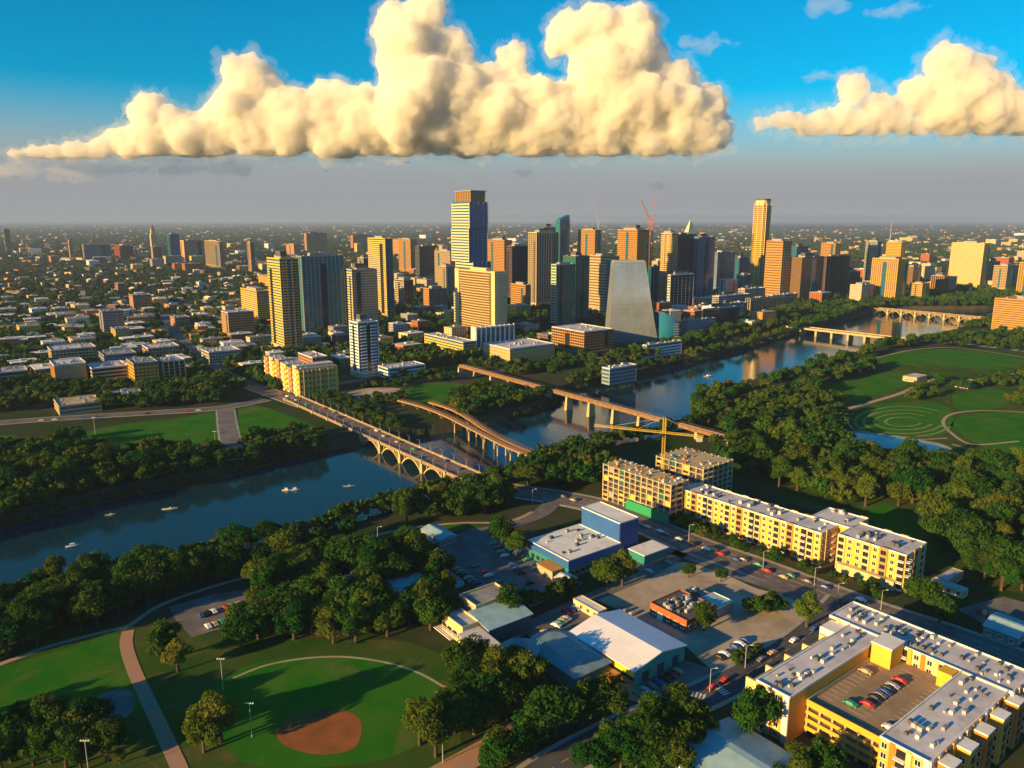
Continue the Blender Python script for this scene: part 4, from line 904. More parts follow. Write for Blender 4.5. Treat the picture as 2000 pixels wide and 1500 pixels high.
# distant cranes over downtown
def far_crane(ub, vb, vt, uj, vj, label, m):
    p = G(ub, vb); h = height_at(p, vt); t = thing('tower_crane', label, 'crane', p)
    mb = MB(); lattice(mb, (0, 0, 0), (0, 0, h), 3.0, 3.0, 16, th=.3); mb.build('mast', m, t)
    e = at_y(uj, vj, p.y) - p; mb = MB(); lattice(mb, (0, 0, h), e, 2.4, 2.4, 12, True, th=.3); mb.build('jib', m, t)
    b = Vector((-e.x, -e.y, 0)).normalized() * 14 if abs(e.x) > 1 else Vector((10, 0, 0)); mb = MB(); lattice(mb, (0, 0, h), (b.x, b.y, h), 2.4, 2.0, 4, True, th=.3); mb.build('counter_jib', m, t)
far_crane(1166, 552, 432, 1156, 385, 'thin grey luffing crane above the orange square tower', M_steel)
far_crane(1263, 590, 430, 1252, 392, 'reddish luffing crane, left one of the pair above the sail tower', M_redsteel)
far_crane(1268, 596, 428, 1280, 385, 'reddish luffing crane, right one of the pair above the sail tower', M_redsteel)

# ---- D: blue theatre
M_blue = mat('blue_metal_panel', (0.025, 0.11, 0.36), 0.55, 0.4, noise=0.15, nscale=0.15)
M_tealwall = mat('teal_wall', (0.02, 0.20, 0.20), 0.7, 0.3)
OD = G(1110, 1130); AD = math.radians(37); t = thing('blue_theatre', 'theatre with deep blue fly tower and wide white flat roof', 'building', OD, AD)
cd_, sd_ = math.cos(AD), math.sin(AD)
def D2W(x, y): return Vector((OD.x + x * cd_ - y * sd_, OD.y + x * sd_ + y * cd_, 0))
block([D2W(-4, -4), D2W(56, -4), D2W(56, 36), D2W(-4, 36)])
MB().box(0, 33, 0, 29, -.4, 5.0).build('lower_wall', M_tealwall, t); MB().box(-.4, 33, -.4, 29.4, 5.01, 8.6).build('fascia', M_blue, t)
flat_roof(t, -.4, 33, -.4, 29.4, 8.6, M_white, M_white, .4); clutter(t, 2, 30, 3, 26, 8.75, 16, rn, 1.1)
MB().box(33.01, 46, 1, 28, -.4, 18.0).build('fly_tower', M_blue, t); flat_roof(t, 33.01, 46, 1, 28, 18.0, M_white, M_white, .5)
for k in range(12): MB().box(33.4 + k * 1.08, 33.7 + k * 1.08, .78, .999, .2, 17.6).build('panel_rib', mat('dark_blue_rib', (0.02, 0.05, 0.22), 0.5, 0.4), t)
MB().box(38, 54, -11, -.6, -.3, 4.6).build('foyer', M_tealwall, t); MB().box(37.5, 54.5, -11.5, -.55, 4.61, 5.0).build('foyer_roof', M_white, t)
MB().box(-7, -.5, 3, 14, -.2, 4).build('canopy_hall', M_tan, t); MB().box(-7.4, -.45, 2.6, 14.4, 4.01, 4.4).build('canopy_roof', M_orange, t)
for k in range(9): put(WIN_W, 'window', t, (2 + k * 3.4, 0, 1.2), ROT['S'])
for k in range(7): put(WIN_W, 'window', t, (0, 2.5 + k * 3.9, 1.2), ROT['W'])

# ---- E: white gabled shed
M_seam = mat('white_metal_roof', (0.84, 0.82, 0.86), 0.55, 0.4, noise=0.10, nscale=0.1)
OE = G(1238, 1342); AE = math.radians(38); t = thing('white_shed', 'large shed with white ridged roof, green gable and yellow painted side', 'building', OE, AE)
WE, DE = 27.0, 33.0; ce, se = math.cos(AE), math.sin(AE)
def E2W(x, y): return Vector((OE.x + x * ce - y * se, OE.y + x * se + y * ce, 0))
block([E2W(-7, -4), E2W(30, -4), E2W(30, 37), E2W(-7, 37)])
M_greenwall = mat('sea_green_wall', (0.05, 0.46, 0.38), 0.7, 0.3, noise=0.1, nscale=0.3)
mb = MB(); i = len(mb.v); prof = [(0, 0), (WE, 0), (WE, 6.2), (WE / 2, 8.6), (0, 6.2)]
mb.v = [(x, 0, z) for x, z in prof] + [(x, DE, z) for x, z in prof]; n = 5
mb.f = [(0, 1, 2, 3, 4), (9, 8, 7, 6, 5)] + [(k, k + 5, (k + 1) % 5 + 5, (k + 1) % 5) for k in (1, 4)] + [(0, 5, 6, 1)]
mb.build('wall', M_greenwall, t)
MB().box(-.12, -.002, 0, DE * .5, 3.6, 6.1).build('painted_band', mat('bright_yellow_paint', (0.80, 0.62, 0.03), 0.6, 0.3), t); MB().box(-.12, -.002, 0, DE, .2, 2.0).build('lower_band', M_orange, t); MB().box(-.14, -.002, 0, DE, 2.05, 3.4).build('window_band', M_kglass, t)
for sgn in (0, 1):
    r_ = MB(); x0, x1 = (-.7, WE / 2) if sgn == 0 else (WE / 2, WE + .7); z0, z1 = (6.15, 8.75) if sgn == 0 else (8.75, 6.15)
    r_.hexa([(x0, -.7, z0), (x1, -.7, z1), (x1, DE + .7, z1), (x0, DE + .7, z0)], [(x0, -.7, z0 + .22), (x1, -.7, z1 + .22), (x1, DE + .7, z1 + .22), (x0, DE + .7, z0 + .22)])
    ro = r_.build('roof_slope', M_seam, t); sm = MB()
    for k in range(24):
        y = -.5 + (DE + 1) * k / 23; sm.hexa([(x0, y - .04, z0 + .221), (x1, y - .04, z1 + .221), (x1, y + .04, z1 + .221), (x0, y + .04, z0 + .221)], [(x0, y - .04, z0 + .30), (x1, y - .04, z1 + .30), (x1, y + .04, z1 + .30), (x0, y + .04, z0 + .30)])
    sm.build('roof_seam', M_seam, ro)
MB().box(-5.5, -.8, 6, 20, -.1, 2.6).build('lean_to', M_rust2, t); MB().box(-6, -.75, 5.5, 20.5, 2.61, 2.85).build('lean_to_roof', M_orange, t)
for k in range(3): MB().box(4 + k * 8, 7.5 + k * 8, -.1, -.002, 0, 4).build('roller_door', M_dgrey, t)

# ---- F: old theatre with blue metal roofs and a round drum
M_bmetal = mat('blue_grey_metal_roof', (0.32, 0.50, 0.55), 0.5, 0.4, noise=0.25, nscale=0.2)
M_slate = mat('slate_metal_roof', (0.20, 0.30, 0.34), 0.55, 0.4, noise=0.3, nscale=0.2)
OF = G(955, 1262); AF = math.radians(37); t = thing('old_theatre', 'low theatre group with blue metal roofs and pale stucco entrance by the ball field', 'building', OF, AF)
def wing(x0, x1, y0, y1, h, wallm, roofm, slope=0.0, par=False):
    w = MB().box(x0, x1, y0, y1, -.3, h).build('wall', wallm, t)
    if par: flat_roof(t, x0, x1, y0, y1, h, roofm, M_cream, 1.0)
    else: MB().hexa([(x0 - .5, y0 - .5, h + .01), (x1 + .5, y0 - .5, h + .01), (x1 + .5, y1 + .5, h + .01 + slope), (x0 - .5, y1 + .5, h + .01 + slope)], [(x0 - .5, y0 - .5, h + .3), (x1 + .5, y0 - .5, h + .3), (x1 + .5, y1 + .5, h + .3 + slope), (x0 - .5, y1 + .5, h + .3 + slope)]).build('roof', roofm, t)
    return w
wing(0, 21, 0, 13, 6.5, M_dgrey, M_bmetal, 2.2); wing(3, 21, 13.1, 25, 9.5, M_tan, M_groof, par=True)
wing(-8, -.1, 6, 21, 7.0, M_cream, M_roof, par=True); wing(-10, -1, -14, 5.5, 4.5, M_white, M_roof, 1.2); wing(-6, 2, -24, -14.5, 4.0, M_cream, M_groof)
for k in range(6): MB().box(-12.5 + k * .9, -12.2 + k * .9, 8, 20, 3.0, 3.3).build('pergola_beam', M_white, t)
for k in range(4): put(WIN_W, 'window', t, (-8, 7.6 + k * 3.8, 2.2), ROT['W'])
for k in range(3): put(WIN, 'window', t, (-10, -12 + k * 5.5, 1.4), ROT['W'])
w = [OF + Vector((x * math.cos(AF) - y * math.sin(AF), x * math.sin(AF) + y * math.cos(AF), 0)) for x, y in ((-13, -26), (24, -26), (24, 28), (-13, 28))]; block(w)
OF2 = G(1015, 1300); t = thing('round_theatre', 'slate roofed theatre with round drum and curved hall below the old theatre', 'building', OF2, AF)
def disc(r, n=28, x=0, y=0): return [(x + r * math.cos(2 * math.pi * k / n), y + r * math.sin(2 * math.pi * k / n)) for k in range(n)]
MB().prism(disc(7.2), -.3, 6.2).build('drum_wall', M_grey, t, smooth=False); MB().prism(disc(7.6), 6.21, 6.9).build('drum_roof', M_slate, t); MB().prism(disc(4), 6.91, 7.6).build('drum_lantern', M_groof, t)
hall = [(5, -24), (22, -24), (24, -4)] + [(14 + 10 * math.cos(a), -3 + 9 * math.sin(a)) for a in [math.pi * k / 10 for k in range(1, 11)]] + [(4.5, -6)]
MB().prism(ccw(hall), -.3, 5.6).build('hall_wall', M_tealwall, t)
cx = sum(p[0] for p in hall) / len(hall); cy = sum(p[1] for p in hall) / len(hall)
MB().prism(ccw([(cx + (x - cx) * 1.06, cy + (y - cy) * 1.06) for x, y in hall]), 5.61, 7.4, ccw([(cx + (x - cx) * .55, cy + (y - cy) * .55) for x, y in hall])).build('hall_roof', M_slate, t)
w = [OF2 + Vector((x * math.cos(AF) - y * math.sin(AF), x * math.sin(AF) + y * math.cos(AF), 0)) for x, y in ((-8, -26), (26, -26), (26, 9), (-8, 9))]; block(w)

# ---- G: brick building with cluttered roof
OG = G(1340, 1238); t = thing('brick_building', 'single storey red brick building with cluttered dark roof on the dirt lot', 'building', OG, A38)
w = [OG + Vector((x * c_ - y * s_, x * s_ + y * c_, 0)) for x, y in ((-4, -4), (34, -4), (34, 26), (-4, 26))]; block(w)
MB().box(0, 19, 0, 19, -.3, 5.2).build('wall', M_brick, t); flat_roof(t, 0, 19, 0, 19, 5.2, M_dgrey, M_brick, .6); clutter(t, 1.5, 16, 2, 16, 5.35, 42, rn, 1.2)
MB().box(19.01, 30, 0, 10, -.3, 4.2).build('annex_wall', M_grey, t); flat_roof(t, 19.01, 30, 0, 10, 4.2, M_bmetal, M_white, .4)
MB().box(19.01, 29, 11, 20, -.3, 3.6).build('shed_wall', M_dgrey, t); flat_roof(t, 19.01, 29, 11, 20, 3.6, M_groof, M_grey, .3); clutter(t, 20, 27, 12, 18, 3.75, 8, rn, 1)
for k in range(5): put(WIN, 'window', t, (0, 2 + k * 3.7, 1.4), ROT['W'])
for k in range(5): put(WIN, 'window', t, (2 + k * 3.6, 0, 1.4), ROT['S'])
MB().box(-.25, -.003, 12, 15, 0, 3.2).build('door', M_white, t)
# ---- small ones
def hut(px, w, d, h, wallm, roofm, label, name='small_building', ang=A38, gable=0.0, bands=0):
    o = G(*px); t = thing(name, label, 'building', o, ang)
    MB().box(0, w, 0, d, -.3, h).build('wall', wallm, t)
    if gable:
        rf = MB(); rf.hexa([(-.5, -.5, h + .01), (w + .5, -.5, h + .01), (w + .5, d + .5, h + .01), (-.5, d + .5, h + .01)], [(w * .45, -.5, h + gable), (w * .55, -.5, h + gable), (w * .55, d + .5, h + gable), (w * .45, d + .5, h + gable)]); rf.build('roof', roofm, t)
    else: flat_roof(t, 0, w, 0, d, h, roofm, wallm, .35)
    for k in range(max(1, int(d / 4))): put(WIN, 'window', t, (0, 2 + k * 4, 1.0), ROT['W'])
    for k in range(max(1, int(w / 4))): put(WIN, 'window', t, (2 + k * 4, 0, 1.0), ROT['S'])
    c, s = math.cos(ang), math.sin(ang); block([o + Vector((x * c - y * s, x * s + y * c, 0)) for x, y in ((-3, -3), (w + 3, -3), (w + 3, d + 3), (-3, d + 3))]); return t
hut((1168, 1212), 5, 15, 3.4, M_cream, M_white, 'long white trailer above the white shed')
hut((668, 1180), 13, 14, 5.5, M_tealwall, M_white, 'small hall with pale roof and teal wall left of the lit willow-like tree')
hut((745, 1192), 26, 12, 4.6, M_tealwall, M_bmetal, 'long hall with blue-grey metal roof behind the park trees', gable=1.8)
hut((690, 1118), 26, 8, 4.0, M_grey, M_groof, 'low grey roofed shed above the long blue-grey hall')
hut((640, 1205), 9, 8, 3.8, M_blue, M_bmetal, 'small blue roofed cabin below the pale roofed hall', gable=1.4)
hut((765, 1212), 9, 7, 3.6, M_blue, M_slate, 'small dark blue cabin right of the lit tree')
hut((1450, 1590), 26, 24, 5, M_tealwall, M_bmetal, 'blue-grey metal roofed hall cut by the bottom edge', gable=2.0)
hut((1100, 1150), 8, 6, 3, M_white, M_white, 'small white kiosk in front of the blue theatre', gable=1.2)
hut((1850, 1150), 16, 5, 3.4, M_tan, M_roof, 'pale low annex right of the yellow apartments')
hut((1880, 1170), 5, 14, 3.2, M_cream, M_bmetal, 'blue-white trailer behind the round dark tree right of the apartments')
hut((1985, 1265), 16, 12, 4, M_tealwall, M_bmetal, 'blue roofed house at the right edge behind the main road', gable=1.8)
hut((860, 1070), 10, 18, 4, M_grey, M_bmetal, 'blue-grey roofed studio left of the blue theatre parking', gable=1.5)
hut((1790, 748), 22, 14, 5, M_tan, M_roof, 'tan park pavilion behind the spiral hill')
hut((1890, 760), 30, 12, 4, M_grey, M_roof, 'pale roofed park building on the right')
hut((1540, 840), 18, 14, 4, M_dgrey, M_bmetal, 'blue-grey roofed hut beside the park road', gable=1.5)
# ---------------------------------------------------------------- scattered low houses and blocks
rf = random.Random(5)
MARK = [(560, 'the leftmost slim tower'), (640, 'the broad grey tower'), (750, 'the narrow cream tower'), (925, 'the tallest tower'), (1060, 'the striped cream tower'), (1230, 'the glass sail'), (1350, 'the deep blue tower'), (1478, 'the golden rounded tower'), (1600, 'the plum block'), (1730, 'the yellow hotel'), (1890, 'the ribbed hotel')]
def near_mark(u, v):
    if u < 470: return 'in the left woods' if v < 620 else 'left of the north street'
    m = min(MARK, key=lambda q: abs(q[0] - u)); return ('below ' if v > 560 else 'behind ') + m[1]
WALLS = [('cream', M_cream), ('tan', M_tan), ('grey', M_grey), ('white', M_white), ('brick red', M_brick), ('orange', M_orange), ('yellow', M_yellow), ('brown', M_brown)]
ROOFS = [('pale', M_roof), ('grey', M_groof), ('white', M_white), ('slate', M_slate)]
SHARED = {}
def low_fill(u, v, w, d, h, kind):
    p = G(u, v); ang = GA + rf.choice((0, math.pi / 2)) + rf.gauss(0, .05)
    c, s = math.cos(ang), math.sin(ang); cs = [p + Vector((x * c - y * s, x * s + y * c, 0)) for x, y in ((-w/2 - 3, -d/2 - 3), (w/2 + 3, -d/2 - 3), (w/2 + 3, d/2 + 3), (-w/2 - 3, d/2 + 3))]
    if any(blocked(q.x, q.y) for q in cs) or blocked(p.x, p.y): return False
    block(cs); wn, wm = rf.choice(WALLS); rn_, rm = rf.choice(ROOFS[:3] if kind != 'house' else ROOFS)
    size = 'long' if max(w, d) > 32 else 'small' if max(w, d) < 14 else 'plain'
    st = {1: 'one', 2: 'two', 3: 'three', 4: 'four', 5: 'five', 6: 'six', 7: 'seven', 8: 'eight'}.get(max(1, int(h / 3.3)), 'many')
    t = thing('house' if kind == 'house' else 'city_block', f'{size} {wn} {st} storey {"house" if kind == "house" else "block"} with {rn_} roof {near_mark(u, v)}', 'house' if kind == 'house' else 'building', p, ang, 'low houses in the woods' if kind == 'house' else 'low city blocks')
    MB().box(-w/2, w/2, -d/2, d/2, -.3, h).build('wall', wm, t)
    if kind == 'house' and rf.random() < .6:
        MB().hexa([(-w/2 - .5, -d/2 - .5, h + .01), (w/2 + .5, -d/2 - .5, h + .01), (w/2 + .5, d/2 + .5, h + .01), (-w/2 - .5, d/2 + .5, h + .01)], [(-w/2 - .5, -.3, h + 2.6), (w/2 + .5, -.3, h + 2.6), (w/2 + .5, .3, h + 2.6), (-w/2 - .5, .3, h + 2.6)]).build('roof', rm, t)
    else:
        r = MB().box(-w/2 - .2, w/2 + .2, -d/2 - .2, d/2 + .2, h + .005, h + .5).build('roof', rm, t)
        if h > 5: MB().box(-w * .1, w * .15, -d * .1, d * .12, h + .51, h + 2.5).build('roof_unit', M_steel, r)
    mb = MB(); n = max(1, int(h / 3.3))
    for f in range(n):
        z = f * h / n + 1.0
        for sg in (-1, 1):
            k = max(2, int(w / 4))
            for j in range(k): x = -w/2 + w * (j + .5) / k; mb.box(x - .8, x + .8, sg * d/2 - .08, sg * d/2 + .08, z, z + 1.6)
            k = max(2, int(d / 4))
            for j in range(k): y = -d/2 + d * (j + .5) / k; mb.box(sg * w/2 - .08, sg * w/2 + .08, y - .8, y + .8, z, z + 1.6)
    mb.build('window_row', M_kglass, t, kind='stuff'); return True
def fill(n, u0, u1, v0, v1, wr, hr, kind):
    k = 0; tries = 0
    while k < n and tries < n * 12:
        tries += 1; u = rf.uniform(u0, u1); v = v0 + (v1 - v0) * rf.random() ** .75
        if low_fill(u, v, rf.uniform(*wr), rf.uniform(wr[0], wr[1] * .7), rf.uniform(*hr), kind): k += 1
fill(48, 680, 1080, 530, 690, (16, 40), (6, 20), 'block')
fill(40, 690, 1290, 490, 570, (22, 50), (16, 60), 'block')
fill(28, 1280, 1660, 500, 610, (20, 42), (9, 40), 'block')
fill(24, 1640, 2000, 480, 570, (24, 56), (10, 36), 'block')
fill(14, 1290, 1490, 596, 645, (18, 34), (8, 24), 'block')
fill(36, 380, 690, 600, 720, (13, 34), (5, 14), 'block')
fill(62, 0, 480, 590, 745, (14, 40), (5, 13), 'block')
fill(70, 0, 520, 520, 640, (11, 26), (4, 8), 'house')
fill(44, 0, 540, 468, 530, (26, 64), (10, 34), 'block')
fill(30, 500, 2000, 452, 482, (50, 120), (12, 34), 'block')

# ---------------------------------------------------------------- trees
def leaf_mat(name, c1, c2, rnd=0.25):
    m = bpy.data.materials.new(name); m.use_nodes = True; nt = m.node_tree; n = nt.nodes; n.clear()
    out = n.new('ShaderNodeOutputMaterial'); d = n.new('ShaderNodeBsdfDiffuse'); tr = n.new('ShaderNodeBsdfTranslucent'); mx = n.new('ShaderNodeMixShader'); mx.inputs[0].default_value = .28
    oi = n.new('ShaderNodeObjectInfo'); tcx = n.new('ShaderNodeTexCoord'); nz = n.new('ShaderNodeTexNoise'); nz.inputs['Scale'].default_value = .45; nz.inputs['Detail'].default_value = 2
    nt.links.new(tcx.outputs['Object'], nz.inputs['Vector'])
    mc = n.new('ShaderNodeMix'); mc.data_type = 'RGBA'; mc.inputs[6].default_value = (*c1, 1); mc.inputs[7].default_value = (*c2, 1)
    ad = n.new('ShaderNodeMath'); ad.operation = 'MULTIPLY_ADD'; ad.inputs[1].default_value = .9; nt.links.new(oi.outputs['Random'], ad.inputs[0])
    mr_ = n.new('ShaderNodeMapRange'); mr_.inputs[1].default_value = .35; mr_.inputs[2].default_value = .65; mr_.inputs[3].default_value = -.25; mr_.inputs[4].default_value = .4
    nt.links.new(nz.outputs['Fac'], mr_.inputs[0]); nt.links.new(mr_.outputs[0], ad.inputs[2]); ad.use_clamp = True
    nt.links.new(ad.outputs[0], mc.inputs[0])
    hv = n.new('ShaderNodeHueSaturation'); r2 = n.new('ShaderNodeMath'); r2.operation = 'MULTIPLY'; r2.inputs[1].default_value = 7.31; r3 = n.new('ShaderNodeMath'); r3.operation = 'FRACT'
    nt.links.new(oi.outputs['Random'], r2.inputs[0]); nt.links.new(r2.outputs[0], r3.inputs[0])
    rm = n.new('ShaderNodeMapRange'); rm.inputs[3].default_value = .485; rm.inputs[4].default_value = .55; nt.links.new(r3.outputs[0], rm.inputs[0]); nt.links.new(rm.outputs[0], hv.inputs['Hue'])
    nt.links.new(mc.outputs[2], hv.inputs['Color']); nt.links.new(hv.outputs[0], d.inputs['Color']); nt.links.new(hv.outputs[0], tr.inputs['Color'])
    nt.links.new(d.outputs[0], mx.inputs[1]); nt.links.new(tr.outputs[0], mx.inputs[2]); nt.links.new(mx.outputs[0], out.inputs['Surface']); return m
M_leafA = leaf_mat('oak_leaf', (0.018, 0.062, 0.010), (0.070, 0.115, 0.016))
M_leafB = leaf_mat('elm_leaf', (0.030, 0.080, 0.012), (0.115, 0.135, 0.018))
M_leafC = leaf_mat('bright_leaf', (0.065, 0.12, 0.014), (0.16, 0.17, 0.022))
M_bark = mat('bark', (0.10, 0.075, 0.055), 0.95, 0.1, noise=0.4, nscale=2)
def crown_mesh(name, seed, r, hh, zc, nclump, nleaf, ls, m, tall=1.0):
    rr = random.Random(seed); v = []; f = []
    cl = []
    for k in range(nclump):
        while True:
            x, y, z = rr.uniform(-1, 1), rr.uniform(-1, 1), rr.uniform(-.75, 1)
            if .25 < x*x + y*y + z*z < .95: break
        cl.append((Vector((x * r * .78, y * r * .78, zc + z * hh * .72)), rr.choice((.18, .24, .30, .36, .44)) * r))
    cl.append((Vector((0, 0, zc)), r * .5))
    tot = sum(c[1] ** 2 for c in cl)
    for c, cr in cl:
        for j in range(int(nleaf * cr * cr / tot)):
            d = Vector((rr.gauss(0, 1), rr.gauss(0, 1), rr.gauss(0, 1) * .85)).normalized()
            p = c + Vector((d.x * cr, d.y * cr, d.z * cr * .8)) * rr.uniform(.72, 1.06)
            nrm = (d + Vector((rr.gauss(0, .5), rr.gauss(0, .5), rr.gauss(0, .5) + .25))).normalized()
            a = nrm.orthogonal().normalized(); a.rotate(Matrix.Rotation(rr.uniform(0, 6.28), 3, nrm)); b = nrm.cross(a)
            s = ls * rr.uniform(.6, 1.25); i = len(v)
            v += [tuple(p + a * s), tuple(p + b * s * .62), tuple(p - a * s), tuple(p - b * s * .62)]; f.append((i, i+1, i+2, i+3))
    me = bpy.data.meshes.new(name); me.from_pydata(v, [], f); me.materials.append(m); return me
def trunk_mesh(name, seed, h, r):
    rr = random.Random(seed); mb = MB(); mb.tube((0, 0, -.6), (0, 0, h * .45), .045 * h, .03 * h, 7)
    for k in range(5):
        a = k * 1.26 + rr.uniform(-.3, .3); mb.tube((0, 0, h * rr.uniform(.3, .42)), (math.cos(a) * r * .55, math.sin(a) * r * .55, h * rr.uniform(.6, .8)), .022 * h, .008 * h, 5)
    return mb.mesh(name, M_bark)
KIND = []    # (crown, trunk) at 12 m height
for k, (r, hh, zc, m, nl, ls) in enumerate(((6.4, 4.2, 7.4, M_leafA, 2300, .62), (5.6, 4.8, 7.4, M_leafA, 2200, .58), (5.0, 5.2, 7.0, M_leafB, 2100, .55), (4.4, 5.4, 6.6, M_leafC, 2000, .5), (6.0, 4.4, 7.3, M_leafB, 2300, .60), (2.6, 5.8, 6.4, M_leafC, 1500, .42))):
    KIND.append((crown_mesh('crown', 40 + k, r, hh, zc, 26 if k != 5 else 14, int(nl * 1.9), ls * .68, m), trunk_mesh('trunk', 60 + k, 12, r)))
TREES = []   # x, y, z, scale, kind, region
def shore_z(x, y): return 0.0
HASH = {}
def free(x, y, d):
    i, j = int(x // 8), int(y // 8)
    for a in range(i - 2, i + 3):
        for b in range(j - 2, j + 3):
            for (px, py, pd) in HASH.get((a, b), ()):
                if (px - x) ** 2 + (py - y) ** 2 < (min(d, pd)) ** 2: return False
    return True
def plant(x, y, s, k, reg, z=0.0):
    HASH.setdefault((int(x // 8), int(y // 8)), []).append((x, y, 7.5 * s)); TREES.append((x, y, z, s, k, reg))
tr_ = random.Random(3)
def single(u, v, s, k, reg): p = G(u, v); plant(p.x, p.y, s * (1.3 if s > .6 else 1.1), k, reg)
def wood(px, n, reg, smin=.7, smax=1.15, kinds=(0, 0, 1, 1, 2, 4), ig=False, dist=1.0, z=0.0):
    n = int(n * 1.9); big_ = 1.28 if smax > .7 else 1.1; smin *= big_; smax *= big_
    poly = [G(u, v) for u, v in px]; xs = [p.x for p in poly]; ys = [p.y for p in poly]; cnt = 0
    for _ in range(n * 9):
        if cnt >= n: break
        x, y = tr_.uniform(min(xs), max(xs)), tr_.uniform(min(ys), max(ys))
        if not bool(inpoly(np.array([x]), np.array([y]), poly)[0]): continue
        if not ig and blocked(x, y): continue
        s = tr_.uniform(smin, smax)
        if not free(x, y, 5.0 * s * dist): continue
        plant(x, y, s, tr_.choice(kinds), reg, z); cnt += 1
# single trees one can point at
for u, v, s, k, reg in (
    (820, 1455, 1.0, 3, 'pale green tree right of the baseball infield'), (432, 1450, 1.05, 3, 'yellow-green tree, upper one of the row left of the infield'), (408, 1438, .95, 3, 'yellow-green tree, middle one of the row left of the infield'),
    (398, 1470, .8, 4, 'yellow-green tree, lowest one of the row left of the infield'), (710, 1235, 1.05, 3, 'bright drooping tree in front of the long blue-grey hall'), (470, 1265, .95, 0, 'dark round tree below the riverside parking'),
    (325, 1290, .95, 2, 'tree on the right of the brown path bend, upper one'), (348, 1312, .85, 3, 'tree on the right of the brown path bend, lower one'), (1000, 1205, 1.05, 1, 'dark bushy tree between the parking and the old theatre'),
    (1185, 1150, 1.1, 1, 'broad dark tree in front of the blue theatre foyer, left one'), (1215, 1145, .95, 2, 'broad dark tree in front of the blue theatre foyer, right one'), (1575, 1225, 1.0, 3, 'bright tree at the street corner beside the dirt lot'),
    (1345, 1128, .55, 4, 'small round olive tree, left one beside the main road verge'), (1408, 1136, .55, 4, 'small round olive tree, right one beside the main road verge'), (1375, 1232, .7, 1, 'dark tree hugging the brick building'),
    (1800, 1195, .95, 0, 'round dark tree right of the main road bend'), (1835, 1215, .9, 1, 'second round dark tree right of the main road bend'), (980, 1075, 1.15, 1, 'tall dark tree between the theatre parking and the trail'), (1008, 1090, .95, 2, 'lighter tree leaning on the theatre parking trees'),
    (880, 1218, .8, 1, 'dark tree above the old theatre entrance'), (235, 1492, .42, 3, 'small bright shrub left of the brown path end'), (1150, 1085, .5, 1, 'dark bush at the left of the blue theatre roof')):
    single(u, v, s, k, '!' + reg)
wood([(-150, 1325), (0, 1230), (130, 1175), (270, 1160), (400, 1130), (480, 1108), (570, 1094), (660, 1060), (760, 1030), (850, 1006), (930, 984), (985, 965), (1020, 975), (960, 1005), (860, 1022), (760, 1045), (660, 1075), (620, 1098), (560, 1125), (480, 1128), (350, 1165), (270, 1200), (240, 1222), (100, 1262), (0, 1292), (-150, 1350)], 230, 'the near bank of the lake', .75, 1.2, ig=False, dist=.75)
sl = offset_line(south, -3)
for i in range(0, len(sl), 1):
    p = sl[i]; u, v, Z = proj(p)
    if -60 < u < 1380 and free(p.x, p.y, 5):
        plant(p.x + tr_.uniform(-2, 2), p.y + tr_.uniform(-2, 2), tr_.uniform(.9, 1.35), tr_.choice((0, 1, 2)), 'the near bank of the lake', -2.5)
nl_ = offset_line(north, -3)
for i in range(len(nl_)):
    p = nl_[i]
    pu = proj(p)[0]
    if 640 < pu < 1120: continue
    for q in range(2):
        x, y = p.x + tr_.uniform(-6, 6), p.y + tr_.uniform(-2, 5)
        if free(x, y, 4.5): plant(x, y, tr_.uniform(.9, 1.35), tr_.choice((0, 1, 2, 4)), 'the far bank of the lake', -2.0)
for line in (north, south):                       # low growth hanging over the water's edge
    for p in offset_line(smooth_line(line[::4] + [line[-1]], 14), -1.2):
        if proj(p)[1] > 640 and tr_.random() < .75 and not (640 < proj(p)[0] < 1000 and line is north): plant(p.x + tr_.uniform(-1.5, 1.5), p.y + tr_.uniform(-1.5, 1.5), tr_.uniform(.34, .6), tr_.choice((0, 1, 2, 4)), 'the water edge', WZ + .2)
wood([(985, 945), (1060, 915), (1120, 895), (1180, 880), (1190, 950), (1100, 962), (1040, 958)], 30, 'the shore between footbridge and unfinished building', .8, 1.2)
wood([(500, 1150), (620, 1112), (800, 1085), (850, 1110), (880, 1160), (860, 1230), (780, 1240), (700, 1262), (620, 1255), (530, 1248), (440, 1262), (500, 1210)], 52, 'the grove behind the ball field', .8, 1.25)
wood([(1020, 1200), (1150, 1150), (1180, 1165), (1040, 1235), (1000, 1240)], 12, 'the hedge row above the old theatre', .5, .75)
wood([(900, 1330), (960, 1300), (1040, 1330), (1060, 1400), (960, 1450), (880, 1500), (850, 1480), (900, 1400)], 26, 'the dark clump below the round theatre', .7, 1.1)
wood([(980, 1470), (1100, 1410), (1220, 1400), (1300, 1420), (1380, 1440), (1480, 1430), (1500, 1500), (1480, 1520), (930, 1520)], 80, 'the dark trees along the bottom edge', .75, 1.2, dist=.8)
wood([(-150, 1430), (40, 1420), (120, 1430), (230, 1440), (250, 1490), (230, 1510), (-100, 1510)], 22, 'the clump in the bottom left corner', .7, 1.1)
wood([(385, 1420), (405, 1400), (420, 1420), (405, 1450)], 2, 'the row left of the baseball infield', .7, 1.0, kinds=(3, 4, 2))
wood([(1320, 1010), (1400, 1045), (1500, 1085), (1600, 1118), (1740, 1165), (1730, 1185), (1600, 1135), (1490, 1098), (1380, 1058), (1310, 1025)], 26, 'the street row before the yellow apartments', .38, .6, kinds=(1, 2, 4), ig=True)
wood([(1480, 1410), (1560, 1440), (1660, 1480), (1740, 1530), (1700, 1580), (1440, 1540), (1440, 1450)], 26, 'the foot of the courtyard apartments', .5, .85)
wood([(1400, 1300), (1470, 1265), (1500, 1275), (1430, 1310)], 5, 'the scrub on the dirt lot', .22, .36, ig=True)
